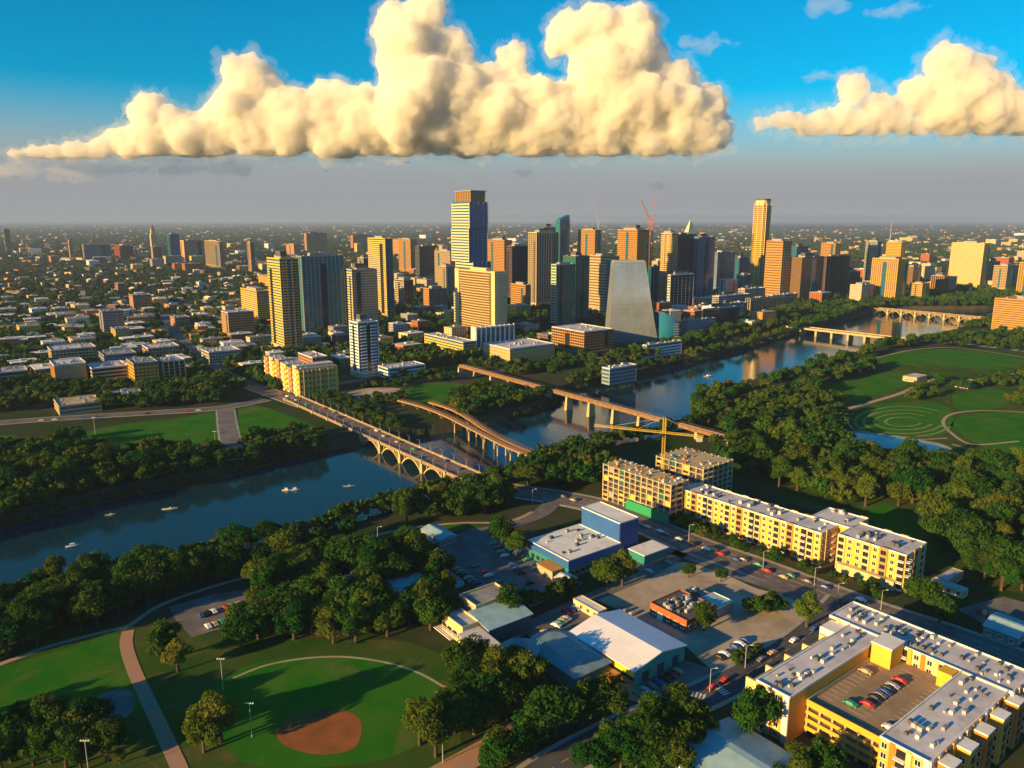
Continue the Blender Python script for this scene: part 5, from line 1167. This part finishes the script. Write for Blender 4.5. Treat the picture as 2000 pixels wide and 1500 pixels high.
wood([(1450, 1190), (1520, 1180), (1540, 1200), (1470, 1205)], 7, 'the shrubs right of the brick building', .4, .6, ig=True)
wood([(1390, 900), (1500, 850), (1640, 868), (1700, 905), (1860, 925), (2050, 935), (2100, 1180), (1960, 1160), (1880, 1110), (1780, 1045), (1650, 992), (1550, 965), (1450, 935)], 125, 'the woods right of the yellow apartments', .85, 1.35, kinds=(0, 1, 2, 4, 4, 3))
wood([(1390, 880), (1420, 815), (1600, 740), (1700, 715), (1720, 730), (1640, 800), (1660, 850), (1500, 850)], 85, 'the south shore park woods', .7, 1.15)
wood([(1345, 815), (1400, 775), (1520, 742), (1640, 705), (1760, 675), (1800, 672), (1700, 700), (1600, 730), (1450, 780), (1400, 820)], 60, 'the south shore park woods', .8, 1.2)
wood([(1720, 730), (1850, 735), (1900, 750), (2050, 720), (2100, 800), (1980, 800), (1860, 765), (1780, 790)], 45, 'the trees round the spiral hill', .45, .8, kinds=(1, 2, 4, 4))
wood([(1780, 668), (1900, 655), (2050, 650), (2100, 690), (1960, 690), (1850, 680)], 40, 'the trees before the orange hotel', .7, 1.1)
wood([(-150, 960), (0, 905), (200, 900), (420, 892), (520, 872), (620, 856), (690, 856), (640, 884), (540, 905), (420, 938), (300, 962), (150, 995), (0, 1032), (-150, 1075)], 150, 'the far bank of the lake', .8, 1.25)
wood([(-150, 880), (60, 870), (190, 850), (200, 890), (60, 905), (-150, 950)], 34, 'the park beyond the lake', .6, 1.0)
wood([(220, 895), (340, 880), (440, 875), (430, 890), (230, 905)], 10, 'the park beyond the lake', .6, .9)
wood([(500, 800), (560, 815), (640, 862), (610, 872), (540, 850), (510, 815)], 10, 'the slope left of the arch bridge', .5, .85, kinds=(2, 4, 3))
wood([(60, 765), (200, 760), (340, 770), (440, 745), (440, 790), (300, 800), (130, 805), (60, 790)], 70, 'the trees below the orange ended apartments', .7, 1.1)
wood([(-100, 760), (60, 765), (60, 800), (-100, 820)], 20, 'the trees below the orange ended apartments', .6, 1.0)
wood([(560, 780), (660, 775), (740, 745), (800, 755), (790, 800), (870, 830), (860, 850), (760, 858), (700, 840), (620, 790)], 90, 'the far bank between the bridges', .38, .62)
wood([(880, 780), (960, 755), (1080, 760), (1090, 780), (1030, 805), (930, 832), (890, 810)], 60, 'the dark wood between footbridge and railway', .6, .95)
wood([(1080, 745), (1240, 715), (1330, 690), (1440, 665), (1560, 630), (1650, 600), (1640, 585), (1560, 600), (1440, 628), (1330, 658), (1240, 690), (1110, 715)], 170, 'the downtown shore', .8, 1.3)
wood([(1640, 600), (1700, 590), (1850, 585), (1950, 590), (1960, 600), (1760, 604), (1660, 620)], 50, 'the downtown shore', .8, 1.2)
wood([(700, 740), (830, 735), (960, 722), (1100, 705), (1180, 700), (1150, 715), (980, 740), (800, 750)], 50, 'the trees along the lake road', .5, .85)
# ---- pick the 300 that show largest as trees of their own; the rest is one mass
vis = []
for i, (x, y, z, s, k, reg) in enumerate(TREES):
    u, v, Z = proj((x, y, z)); u2, v2, _ = proj((x, y, z + 11 * s))
    if -40 < u < 2040 and v2 < 1500: vis.append(((1e9 if reg[0] == '!' else 12 * s / Z), i, u))
vis.sort(reverse=True); own = {i for _, i, _ in vis[:300]}
per = {}
for _, i, u in vis[:300]: per.setdefault(TREES[i][5], []).append((u, i))
ORD = ['first', 'second', 'third', 'fourth', 'fifth', 'sixth', 'seventh', 'eighth', 'ninth', 'tenth', 'eleventh', 'twelfth']
ROWN = ['front', 'second', 'third', 'fourth', 'fifth', 'sixth', 'seventh', 'eighth', 'ninth', 'tenth', 'eleventh', 'hindmost']
for reg, lst in per.items():
    lst.sort(key=lambda q: TREES[q[1]][1]); nr = max(1, math.ceil(len(lst) / 11)); sz = math.ceil(len(lst) / nr)
    for r_ in range(nr):
        part = sorted(lst[r_ * sz:(r_ + 1) * sz])
        for j, (u, i) in enumerate(part):
            x, y, z, s, k, _ = TREES[i]
            look = ('dark spreading', 'dark rounded', 'olive green', 'bright yellow-green', 'broad olive', 'slim bright')[k]
            if reg[0] == '!': lab, grp = reg[1:], None
            else: lab, grp = f'{look} tree, {ORD[j]} from left, ' + (f'{ROWN[min(r_, 11)]} row of ' if nr > 1 else 'in ') + reg, 'trees of ' + reg
            t = thing('tree', lab, 'tree', (x, y, z), tr_.uniform(0, 6.28), grp)
            cr, tk = KIND[k]; sc3 = (s * tr_.uniform(.82, 1.18), s * tr_.uniform(.82, 1.18), s * tr_.uniform(.85, 1.2))
            put(cr, 'crown', t, sc_=sc3); put(tk, 'trunk', t, sc_=sc3)
rest = [TREES[i] for i in range(len(TREES)) if i not in own]
# far woods between the houses
tf = random.Random(9); far = []
def far_wood(n, u0, u1, v0, v1, pw):
    for _ in range(n):
        u = tf.uniform(u0, u1); v = v0 + (v1 - v0) * tf.random() ** pw
        p = G(u, v)
        if blocked(p.x, p.y): continue
        far.append((p.x, p.y, 0, tf.uniform(.6, 1.1), 0, ''))
far_wood(4200, -40, 560, 500, 760, .9); far_wood(2600, 560, 1100, 500, 720, 1.0); far_wood(1800, 1050, 2050, 500, 640, 1.0)
far_wood(20000, -60, 2060, 446, 505, 1.2); far_wood(2500, 1500, 2060, 560, 640, 1); far_wood(5000, -60, 2060, 438, 460, 1.0)
def scatter(name, label, pts, protos):
    me = bpy.data.meshes.new(name); me.from_pydata([(x, y, z) for x, y, z, s, k, r in pts], [], [])
    a = me.attributes.new('size', 'FLOAT', 'POINT'); a.data.foreach_set('value', [p[3] for p in pts])
    o = bpy.data.objects.new(name, me); col.objects.link(o); tag(o, label, 'trees'); o['kind'] = 'stuff'
    c = bpy.data.collections.new(name + '_kinds')
    for i, pm in enumerate(protos): c.objects.link(bpy.data.objects.new('tree_kind', pm))
    g = bpy.data.node_groups.new(name, 'GeometryNodeTree'); g.interface.new_socket('Geometry', in_out='INPUT', socket_type='NodeSocketGeometry'); g.interface.new_socket('Geometry', in_out='OUTPUT', socket_type='NodeSocketGeometry')
    N = g.nodes; gi = N.new('NodeGroupInput'); go = N.new('NodeGroupOutput'); ip = N.new('GeometryNodeInstanceOnPoints'); ci = N.new('GeometryNodeCollectionInfo')
    ci.inputs[0].default_value = c; ci.inputs[1].default_value = True; ci.inputs[2].default_value = True
    mp = N.new('GeometryNodeMeshToPoints'); na = N.new('GeometryNodeInputNamedAttribute'); na.data_type = 'FLOAT'; na.inputs[0].default_value = 'size'
    ri = N.new('FunctionNodeRandomValue'); ri.data_type = 'INT'; ri.inputs['Max'].default_value = len(protos) - 1 if True else 0
    for s_ in ri.inputs:
        if s_.type == 'INT' and s_.name == 'Min': s_.default_value = 0
        if s_.type == 'INT' and s_.name == 'Max': s_.default_value = len(protos) - 1
    rr = N.new('FunctionNodeRandomValue'); rr.data_type = 'FLOAT_VECTOR'; rr.inputs[0].default_value = (0, 0, 0); rr.inputs[1].default_value = (0, 0, 6.28)
    L = g.links; L.new(gi.outputs[0], mp.inputs['Mesh']); L.new(mp.outputs[0], ip.inputs['Points']); L.new(ci.outputs[0], ip.inputs['Instance']); ip.inputs['Pick Instance'].default_value = True
    L.new([q for q in ri.outputs if q.type == 'INT'][0], ip.inputs['Instance Index']); L.new([q for q in rr.outputs if q.type == 'VECTOR'][0], ip.inputs['Rotation']); L.new(na.outputs['Attribute'], ip.inputs['Scale']); L.new(ip.outputs[0], go.inputs[0])
    md = o.modifiers.new('scatter', 'NODES'); md.node_group = g; return o
mids = [crown_mesh('crown', 80 + k, r, hh, zc, 18, 1000, ls * .78, m) for k, (r, hh, zc, m, ls) in enumerate(((6.2, 4.4, 7.0, M_leafA, 1.05), (5.6, 4.8, 7.0, M_leafA, 1.0), (5.0, 5.0, 6.8, M_leafB, .95), (5.8, 4.6, 7.0, M_leafB, 1.0)))]
fars = [crown_mesh('crown', 90 + k, r, hh, zc, 7, 130, ls, m) for k, (r, hh, zc, m, ls) in enumerate(((7.5, 4.6, 5.5, M_leafA, 2.3), (6.5, 4.8, 5.5, M_leafA, 2.2), (7.0, 4.6, 5.4, M_leafB, 2.2)))]
scatter('woodland', 'dark green tree masses along the shores and in the parks', rest, mids)
scatter('distant_woodland', 'far dark tree canopy between the houses out to the horizon', far, fars)

# far houses past the ones built singly: thousands of pale specks out to the horizon
def speck(m, w, d, h):
    mb = MB(); mb.box(-w/2, w/2, -d/2, d/2, 0, h); mb.box(-w/2 - .3, w/2 + .3, -d/2 - .3, d/2 + .3, h + .01, h + .6); return mb.mesh('far_house', m)
fh_ = []
for _ in range(1500):
    u = tf.uniform(-60, 2060); v = 441 + 75 * tf.random() ** 1.6; p = G(u, v)
    if blocked(p.x, p.y): continue
    fh_.append((p.x, p.y, 0, tf.uniform(.5, 1.15) * (1 + max(0, p.y - 5000) / 16000), 0, ''))
for _ in range(620):
    u = tf.uniform(-40, 700); v = tf.uniform(515, 690); p = G(u, v)
    if not blocked(p.x, p.y): fh_.append((p.x, p.y, 0, tf.uniform(.4, .75), 0, ''))
o = scatter('distant_houses', 'far pale houses and sheds speckled between the trees up to the horizon', fh_, [speck(M_cream, 34, 16, 9), speck(M_orange, 24, 18, 12), speck(M_roof, 40, 22, 7), speck(M_grey, 30, 16, 8), speck(M_tan, 20, 14, 14), speck(M_brown, 46, 24, 6), speck(M_purple, 26, 18, 12), speck(M_groof, 40, 20, 6)])
o['category'] = 'houses'
# ---------------------------------------------------------------- cars, lamps, boats
CARCOL = {'white': (.75, .75, .75), 'silver': (.42, .43, .45), 'black': (.02, .02, .022), 'red': (.42, .03, .025), 'blue': (.03, .08, .28), 'grey': (.16, .16, .17), 'green': (.05, .28, .16), 'tan': (.45, .34, .2)}
def car_body(m):
    mb = MB(); P0 = [(-2.25, .35), (-2.25, .85), (-2.0, .98), (-1.35, 1.0), (-.85, 1.45), (.75, 1.45), (1.35, 1.0), (2.1, .88), (2.25, .7), (2.25, .35)]
    n = len(P0); mb.v = [(x, -.88 if z < 1.1 else -.7, z) for x, z in P0] + [(x, .88 if z < 1.1 else .7, z) for x, z in P0]
    mb.f = [tuple(range(n)), tuple(range(2*n - 1, n - 1, -1))] + [(k, k + n, (k + 1) % n + n, (k + 1) % n) for k in range(n)]
    return mb.mesh('body', m)
mb = MB()
mb.hexa([(-1.22, -.78, 1.03), (1.2, -.78, 1.03), (1.2, .78, 1.03), (-1.22, .78, 1.03)], [(-.86, -.715, 1.40), (.78, -.715, 1.40), (.78, .715, 1.40), (-.86, .715, 1.40)])
CAR_GLASS = mb.mesh('car_window', M_kglass); CAR_WHEEL = MB().tube((0, -.1, 0), (0, .1, 0), .34, n=12).mesh('wheel', M_black)
CAR_BODY = {k: car_body(mat('car_paint_' + k, c, 0.35, 0.5)) for k, c in CARCOL.items()}
def car(p, rz, colour, label, z=0.0, group=None, full=True):
    t = thing('car', label, 'car', (p.x, p.y, z), rz, group); put(CAR_BODY[colour], 'body', t); put(CAR_GLASS, 'window_band', t)
    if full:
        for x in (-1.35, 1.4):
            for y in (-.82, .82): put(CAR_WHEEL, 'wheel', t, (x, y, .34))
cr_ = random.Random(21); COLS = list(CARCOL)
def row(a, b, n, place, along=False, skip=.25, z=.08, full=True):
    A, B = G(*a), G(*b); d = (B - A); th = math.atan2(d.y, d.x) + (0 if along else math.pi / 2); k = 0
    for i in range(n):
        if cr_.random() < skip: continue
        c = cr_.choice(COLS); p = A.lerp(B, (i + .5) / n)
        car(p, th + cr_.gauss(0, .03) + (math.pi if cr_.random() < .4 else 0), c, f'{c} car, {ORD[k] if k < 12 else "last"} from the left {place}', z, 'cars ' + place, full); k += 1
row((375, 1210), (470, 1180), 8, 'in the riverside parking lot', skip=.2)
row((400, 1228), (480, 1202), 6, 'in the lower row of the riverside lot', skip=.35)
row((880, 1105), (960, 1165), 10, 'in the blue theatre parking')
row((1000, 1075), (1070, 1120), 10, 'in the row next to the blue theatre')
row((960, 1060), (1040, 1145), 10, 'in the middle of the theatre parking', skip=.3)
row((910, 1092), (985, 1150), 9, 'in the second row of the theatre parking', skip=.3)
row((1400, 1290), (1460, 1250), 6, 'parked on the dirt lot edge', skip=.4)
row((1195, 1180), (1240, 1205), 4, 'on the dirt behind the shed', skip=.2)
row((1062, 1240), (1110, 1208), 7, 'behind the white shed corner')
row((1100, 1200), (1150, 1180), 5, 'beside the white trailer')
row((1240, 1362), (1330, 1310), 7, 'before the green gable of the shed', skip=.4)
row((1250, 1092), (1300, 1070), 6, 'beside the blue theatre foyer')
row((1260, 1120), (1310, 1098), 4, 'at the top of the dirt lot', skip=.2)
row((1490, 1170), (1545, 1190), 5, 'right of the brick building')
row((1905, 1195), (1990, 1215), 7, 'in the lot at the right edge')
row((1120, 1380), (1180, 1355), 4, 'along the brown lane', along=True)
row((1000, 1378), (1030, 1400), 3, 'below the round theatre', skip=0)
row((1700, 1180), (1100, 976), 22, 'on the main road near lane', along=True, skip=.55, z=.13)
row((1690, 1188), (1090, 968), 22, 'on the main road far lane', along=True, skip=.6, z=.13)
row((1600, 1225), (1380, 1352), 10, 'on the dark side street', along=True, skip=.5, z=.17)
row((430, 728), (590, 786), 16, 'on the north street', along=True, skip=.45, z=.17, full=False)
row((40, 825), (400, 802), 14, 'on the lake road', along=True, skip=.5, z=.13, full=False)
row((60, 750), (240, 770), 16, 'parked left beyond the lake road', skip=.4, full=False)
for i in range(15):
    x = lam_L * (i + .5) / 15 + cr_.uniform(-3, 3); y = cr_.choice((-5.2, -2, 2, 5.2)); c = cr_.choice(COLS)
    p = LA + Vector((math.cos(lam_rz) * x - math.sin(lam_rz) * y, math.sin(lam_rz) * x + math.cos(lam_rz) * y, 0))
    car(p, lam_rz, c, f'{c} car on the arch bridge, {ORD[i] if i < 12 else ("thirteenth", "fourteenth", "fifteenth")[i - 12]} from the far end', .91, 'cars on the arch bridge', True)
for i, p in enumerate(deck_cars):
    c = ('green', 'red', 'black', 'grey', 'blue', 'black', 'silver', 'red', 'white', 'tan')[i]
    car(p, A38 + math.pi / 2, c, f'{c} car on the roof parking deck, {ORD[i]} from its street end', 11.02, 'cars on the parking deck')
# lamp posts
def lamp(u, v, h, label, flood=False):
    p = G(u, v); t = thing('street_lamp' if not flood else 'floodlight', label, 'lamp', p)
    MB().tube((0, 0, -.2), (0, 0, h), .16, .09, 8).build('pole', M_steel, t)
    if flood:
        MB().box(-1.4, 1.4, -.08, .08, h - .15, h).build('crossbar', M_steel, t)
        for k in range(4): MB().box(-1.25 + k * .75, -.95 + k * .75, -.2, .15, h + .01, h + .32).build('lamp_head', M_white, t)
    else:
        MB().tube((0, 0, h - .1), (1.8, 0, h + .3), .07).build('arm', M_steel, t); MB().box(1.5, 2.3, -.18, .18, h + .2, h + .4).build('lamp_head', M_white, t)
lamp(436, 1348, 12, 'floodlight pole at the left end of the outfield arc', True); lamp(492, 1440, 12, 'floodlight pole between the trees and the infield', True); lamp(176, 1530, 14, 'floodlight pole in the bottom left clump', True); lamp(865, 1490, 11, 'floodlight pole below the pale tree', True)
for i, (u, v) in enumerate(((1386, 1352), (1455, 1305), (1635, 1178), (1490, 1112), (1345, 1058), (1040, 985), (738, 1062), (1590, 1145), (1720, 1192))):
    lamp(u, v, 9, ('street lamp at the crossing below the white shed', 'street lamp halfway up the dark side street', 'street lamp at the corner of the side street', 'street lamp before the yellow apartments, middle one', 'street lamp before the unfinished building', 'street lamp at the bridge road junction', 'lone lamp on the riverside trail', 'street lamp before the projecting yellow wing', 'street lamp above the courtyard apartments')[i])
lamp(55, 790, 16, 'tall pole at the far left beyond the lake road'); lamp(422, 880, 14, 'floodlight pole at the right of the far lawn', True); lamp(186, 848, 13, 'floodlight pole at the left of the far lawn', True)
# boats
def boat(u, v, l, w, m, label, rz):
    p = G(u, v, WZ); t = thing('boat', label, 'boat', (p.x, p.y, WZ), rz)
    pr = [(-l/2, -w/2), (l * .2, -w/2), (l/2, 0), (l * .2, w/2), (-l/2, w/2)]
    MB().prism([(x * .85, y * .7) for x, y in pr], -.15, .55, pr).build('hull', m, t); MB().prism([(x * .8, y * .7) for x, y in pr], .551, .6).build('deck', M_tan, t)
    if w > 1.8: MB().box(-l * .2, l * .1, -w * .3, w * .3, .61, 1.7).build('canopy', M_white, t)
    else: MB().box(-l * .05, l * .05, -1.6, 1.6, .61, .68).build('oar', M_white, t)
boat(143, 1067, 7, 2.4, M_white, 'white motor boat low on the left of the lake', .6); boat(332, 994, 9, 1.3, M_white, 'thin white rowing boat in mid lake', .3); boat(560, 958, 6, 2.0, M_white, 'white boat, left one of the pair near the arch bridge', .2)
boat(577, 957, 6, 2.0, M_white, 'white boat, right one of the pair near the arch bridge', .4); boat(682, 950, 8, 1.2, M_grey, 'grey rowing boat right of the boat pair', .2); boat(216, 1006, 6, 1.4, M_tan, 'tan canoe near the far left bank', .4); boat(1385, 735, 14, 4, M_white, 'white tour boat on the far lake reach', .5)

# ---------------------------------------------------------------- clouds
M_cloud = bpy.data.materials.new('cloud_vapour'); M_cloud.use_nodes = True; nn = M_cloud.node_tree.nodes; nn.clear()
o_ = nn.new('ShaderNodeOutputMaterial'); pv = nn.new('ShaderNodeVolumePrincipled'); pv.inputs['Color'].default_value = (.998, .983, .948, 1); pv.inputs['Density'].default_value = 0.010; M_cloud.node_tree.links.new(pv.outputs[0], o_.inputs['Volume'])  # warm tint puts the golden low light into the vapour colour
M_wisp = M_cloud.copy(); M_wisp.name = 'thin_cloud_vapour'; M_wisp.node_tree.nodes['Principled Volume'].inputs['Density'].default_value = 0.0009
M_veil = M_cloud.copy(); M_veil.name = 'cloud_veil_vapour'; M_veil.node_tree.nodes['Principled Volume'].inputs['Density'].default_value = 0.0007
def cloud(label, blobs, base_v, Y, seed, vox, m, disp, group=None, flat=None):
    rnd = random.Random(seed); bm = bmesh.new()
    for (u, v, r) in blobs:
        p = at_y(u, v, Y); rad = r / F * Y
        for k in range(20 if not flat else 6):
            d = Vector((rnd.gauss(0, 1), rnd.gauss(0, 1), rnd.gauss(.25, .9))).normalized()
            q = p + d * rad * rnd.uniform(.55, .85) if k else p
            mt = Matrix.Translation(q) @ Matrix.Diagonal((*(flat or (1, 1, 1)), 1))
            bmesh.ops.create_icosphere(bm, subdivisions=1 if k else 2, radius=rad * (rnd.uniform(.20, .44) if k else .84), matrix=mt)
    zb = at_y(1000, base_v, Y).z if base_v else None
    me = bpy.data.meshes.new('cloud'); bm.to_mesh(me); bm.free(); o = bpy.data.objects.new('cloud', me); col.objects.link(o)
    md = o.modifiers.new('r', 'REMESH'); md.mode = 'VOXEL'; md.voxel_size = vox
    for sz, st, ba in disp:
        tx = bpy.data.textures.new('billow', 'CLOUDS'); tx.noise_scale = sz; tx.noise_depth = 1; tx.noise_basis = ba
        d = o.modifiers.new('d', 'DISPLACE'); d.texture = tx; d.texture_coords = 'GLOBAL'; d.strength = -st; d.mid_level = .6 if ba[0] == 'V' else .5
    if not flat:
        md = o.modifiers.new('r2', 'REMESH'); md.mode = 'VOXEL'; md.voxel_size = vox
        for sz, st in ((150, 90), (75, 45)):
            tx = bpy.data.textures.new('fine', 'CLOUDS'); tx.noise_scale = sz; tx.noise_depth = 1; tx.noise_basis = 'VORONOI_F1'
            d = o.modifiers.new('d', 'DISPLACE'); d.texture = tx; d.texture_coords = 'GLOBAL'; d.strength = -st; d.mid_level = .5
    m2 = bpy.data.meshes.new_from_object(o.evaluated_get(bpy.context.evaluated_depsgraph_get())); o.modifiers.clear(); o.data = m2
    if zb:
        for vv in m2.vertices:
            if vv.co.z < zb: vv.co.z = zb + (vv.co.z - zb) * .32
    m2.polygons.foreach_set('use_smooth', [True] * len(m2.polygons)); m2.materials.clear(); m2.materials.append(m)
    if flat: return tag(o, label, 'cloud', group)
    t = thing('cloud', label, 'cloud', (0, 0, 0)); o.name = 'cloud_core'; o.parent = t
    o2 = bpy.data.objects.new('cloud_veil', m2.copy()); col.objects.link(o2); mv = o2.modifiers
    d = mv.new('fat', 'DISPLACE'); d.strength = 70; d.mid_level = 0
    for sz, st in ((260, 300), (110, 200), (50, 90)):
        tx = bpy.data.textures.new('shred', 'CLOUDS'); tx.noise_scale = sz; tx.noise_depth = 2
        d = mv.new('d', 'DISPLACE'); d.texture = tx; d.texture_coords = 'GLOBAL'; d.strength = st; d.mid_level = .5
    m3 = bpy.data.meshes.new_from_object(o2.evaluated_get(bpy.context.evaluated_depsgraph_get())); mv.clear(); o2.data = m3; m3.materials.clear(); m3.materials.append(M_veil); o2.parent = t
    return t
DISP = ((420, 150, 'VORONOI_F1'), (190, 110, 'VORONOI_F1'), (90, 60, 'BLENDER_ORIGINAL'))
big = [(40, 306, 18), (75, 305, 20), (110, 303, 24), (150, 300, 26), (190, 298, 28), (250, 285, 36), (288, 215, 36), (300, 265, 48), (370, 272, 48), (430, 225, 34), (478, 145, 44), (510, 170, 42), (470, 225, 58), (560, 250, 62), (640, 205, 42), (650, 255, 58), (720, 250, 58), (775, 55, 42), (830, 32, 44), (800, 120, 72), (885, 100, 40), (815, 200, 92), (900, 190, 70), (950, 160, 36), (960, 230, 66), (1000, 115, 28), (1010, 200, 58), (1080, 220, 66), (1110, 65, 44), (1175, 52, 46), (1240, 55, 46), (1180, 140, 80), (1275, 105, 34), (1240, 200, 78), (1330, 150, 34), (1330, 220, 56), (1385, 205, 38), (1400, 255, 34)]
big += [(u, 262 + 8 * math.sin(u * .05), 46) for u in range(330, 1400, 45)] + [(u, 225, 58) for u in range(560, 1330, 70)]
cloud('huge golden cumulus cloud stretching over the whole downtown skyline', big, 303, 12000, 1, 46, M_cloud, DISP)
rgt = [(1490, 240, 17), (1530, 243, 20), (1565, 246, 22), (1600, 243, 26), (1640, 230, 30), (1668, 180, 28), (1715, 225, 36), (1790, 185, 36), (1848, 125, 38), (1900, 155, 44), (1850, 205, 56), (1930, 205, 54), (1990, 222, 46), (2060, 218, 46)] + [(u, 240, 26) for u in range(1640, 2100, 40)]
cloud('smaller golden cumulus cloud at the right edge of the sky', rgt, 264, 10600, 2, 42, M_cloud, DISP)
WD = ((500, 260, 'BLENDER_ORIGINAL'), (170, 150, 'BLENDER_ORIGINAL'), (80, 60, 'BLENDER_ORIGINAL'))
FL = (2.6, 1.6, .45)
for lab, bl, Y, sd in (('pinkish small cloud scrap right of the huge cumulus', [(1345, 88, 14), (1385, 85, 20), (1415, 88, 16)], 11000, 3), ('thin white cloud wisp at the top right, left one', [(1590, 12, 14), (1630, 8, 14)], 11000, 4), ('thin white cloud wisp at the top right, right one', [(1725, 22, 15), (1765, 18, 16), (1795, 12, 12)], 11000, 5), ('thin streak of cloud above the left cumulus tower', [(440, 104, 5), (520, 112, 5), (600, 121, 5)], 13500, 6),
    ('faint cloud veil left of the right cumulus', [(1600, 150, 16), (1660, 148, 14)], 14000, 7), ('grey cloud scrap under the right end of the huge cumulus', [(1395, 297, 10), (1420, 296, 8)], 11000, 8), ('grey cloud bank under the left part of the huge cumulus', [(640, 335, 10), (700, 325, 12), (780, 318, 12)], 11500, 9), ('tiny pale puff above the striped tower', [(1020, 338, 10)], 14000, 10), ('tiny pale puff above the far cranes', [(1276, 362, 10)], 14000, 11), ('long grey cloud shelf at the far left', [(u, 331 + (u % 3), 20) for u in range(-20, 480, 34)], 12500, 12)):
    cloud(lab, bl, None, Y, sd, 26, M_wisp, WD, flat=FL)

# ---------------------------------------------------------------- air
m = bpy.data.materials.new('haze'); m.use_nodes = True; nn = m.node_tree.nodes; nn.clear(); o_ = nn.new('ShaderNodeOutputMaterial'); pv = nn.new('ShaderNodeVolumePrincipled')
pv.inputs['Color'].default_value = (.40, .54, .85, 1); pv.inputs['Density'].default_value = 0.000045; m.node_tree.links.new(pv.outputs[0], o_.inputs['Volume'])
hzb = MB().box(-95000, 95000, -25000, 125000, -13.5, 262).build('haze', m); tag(hzb, 'thin grey-blue haze lying over the whole plain', 'haze'); hzb['kind'] = 'stuff'
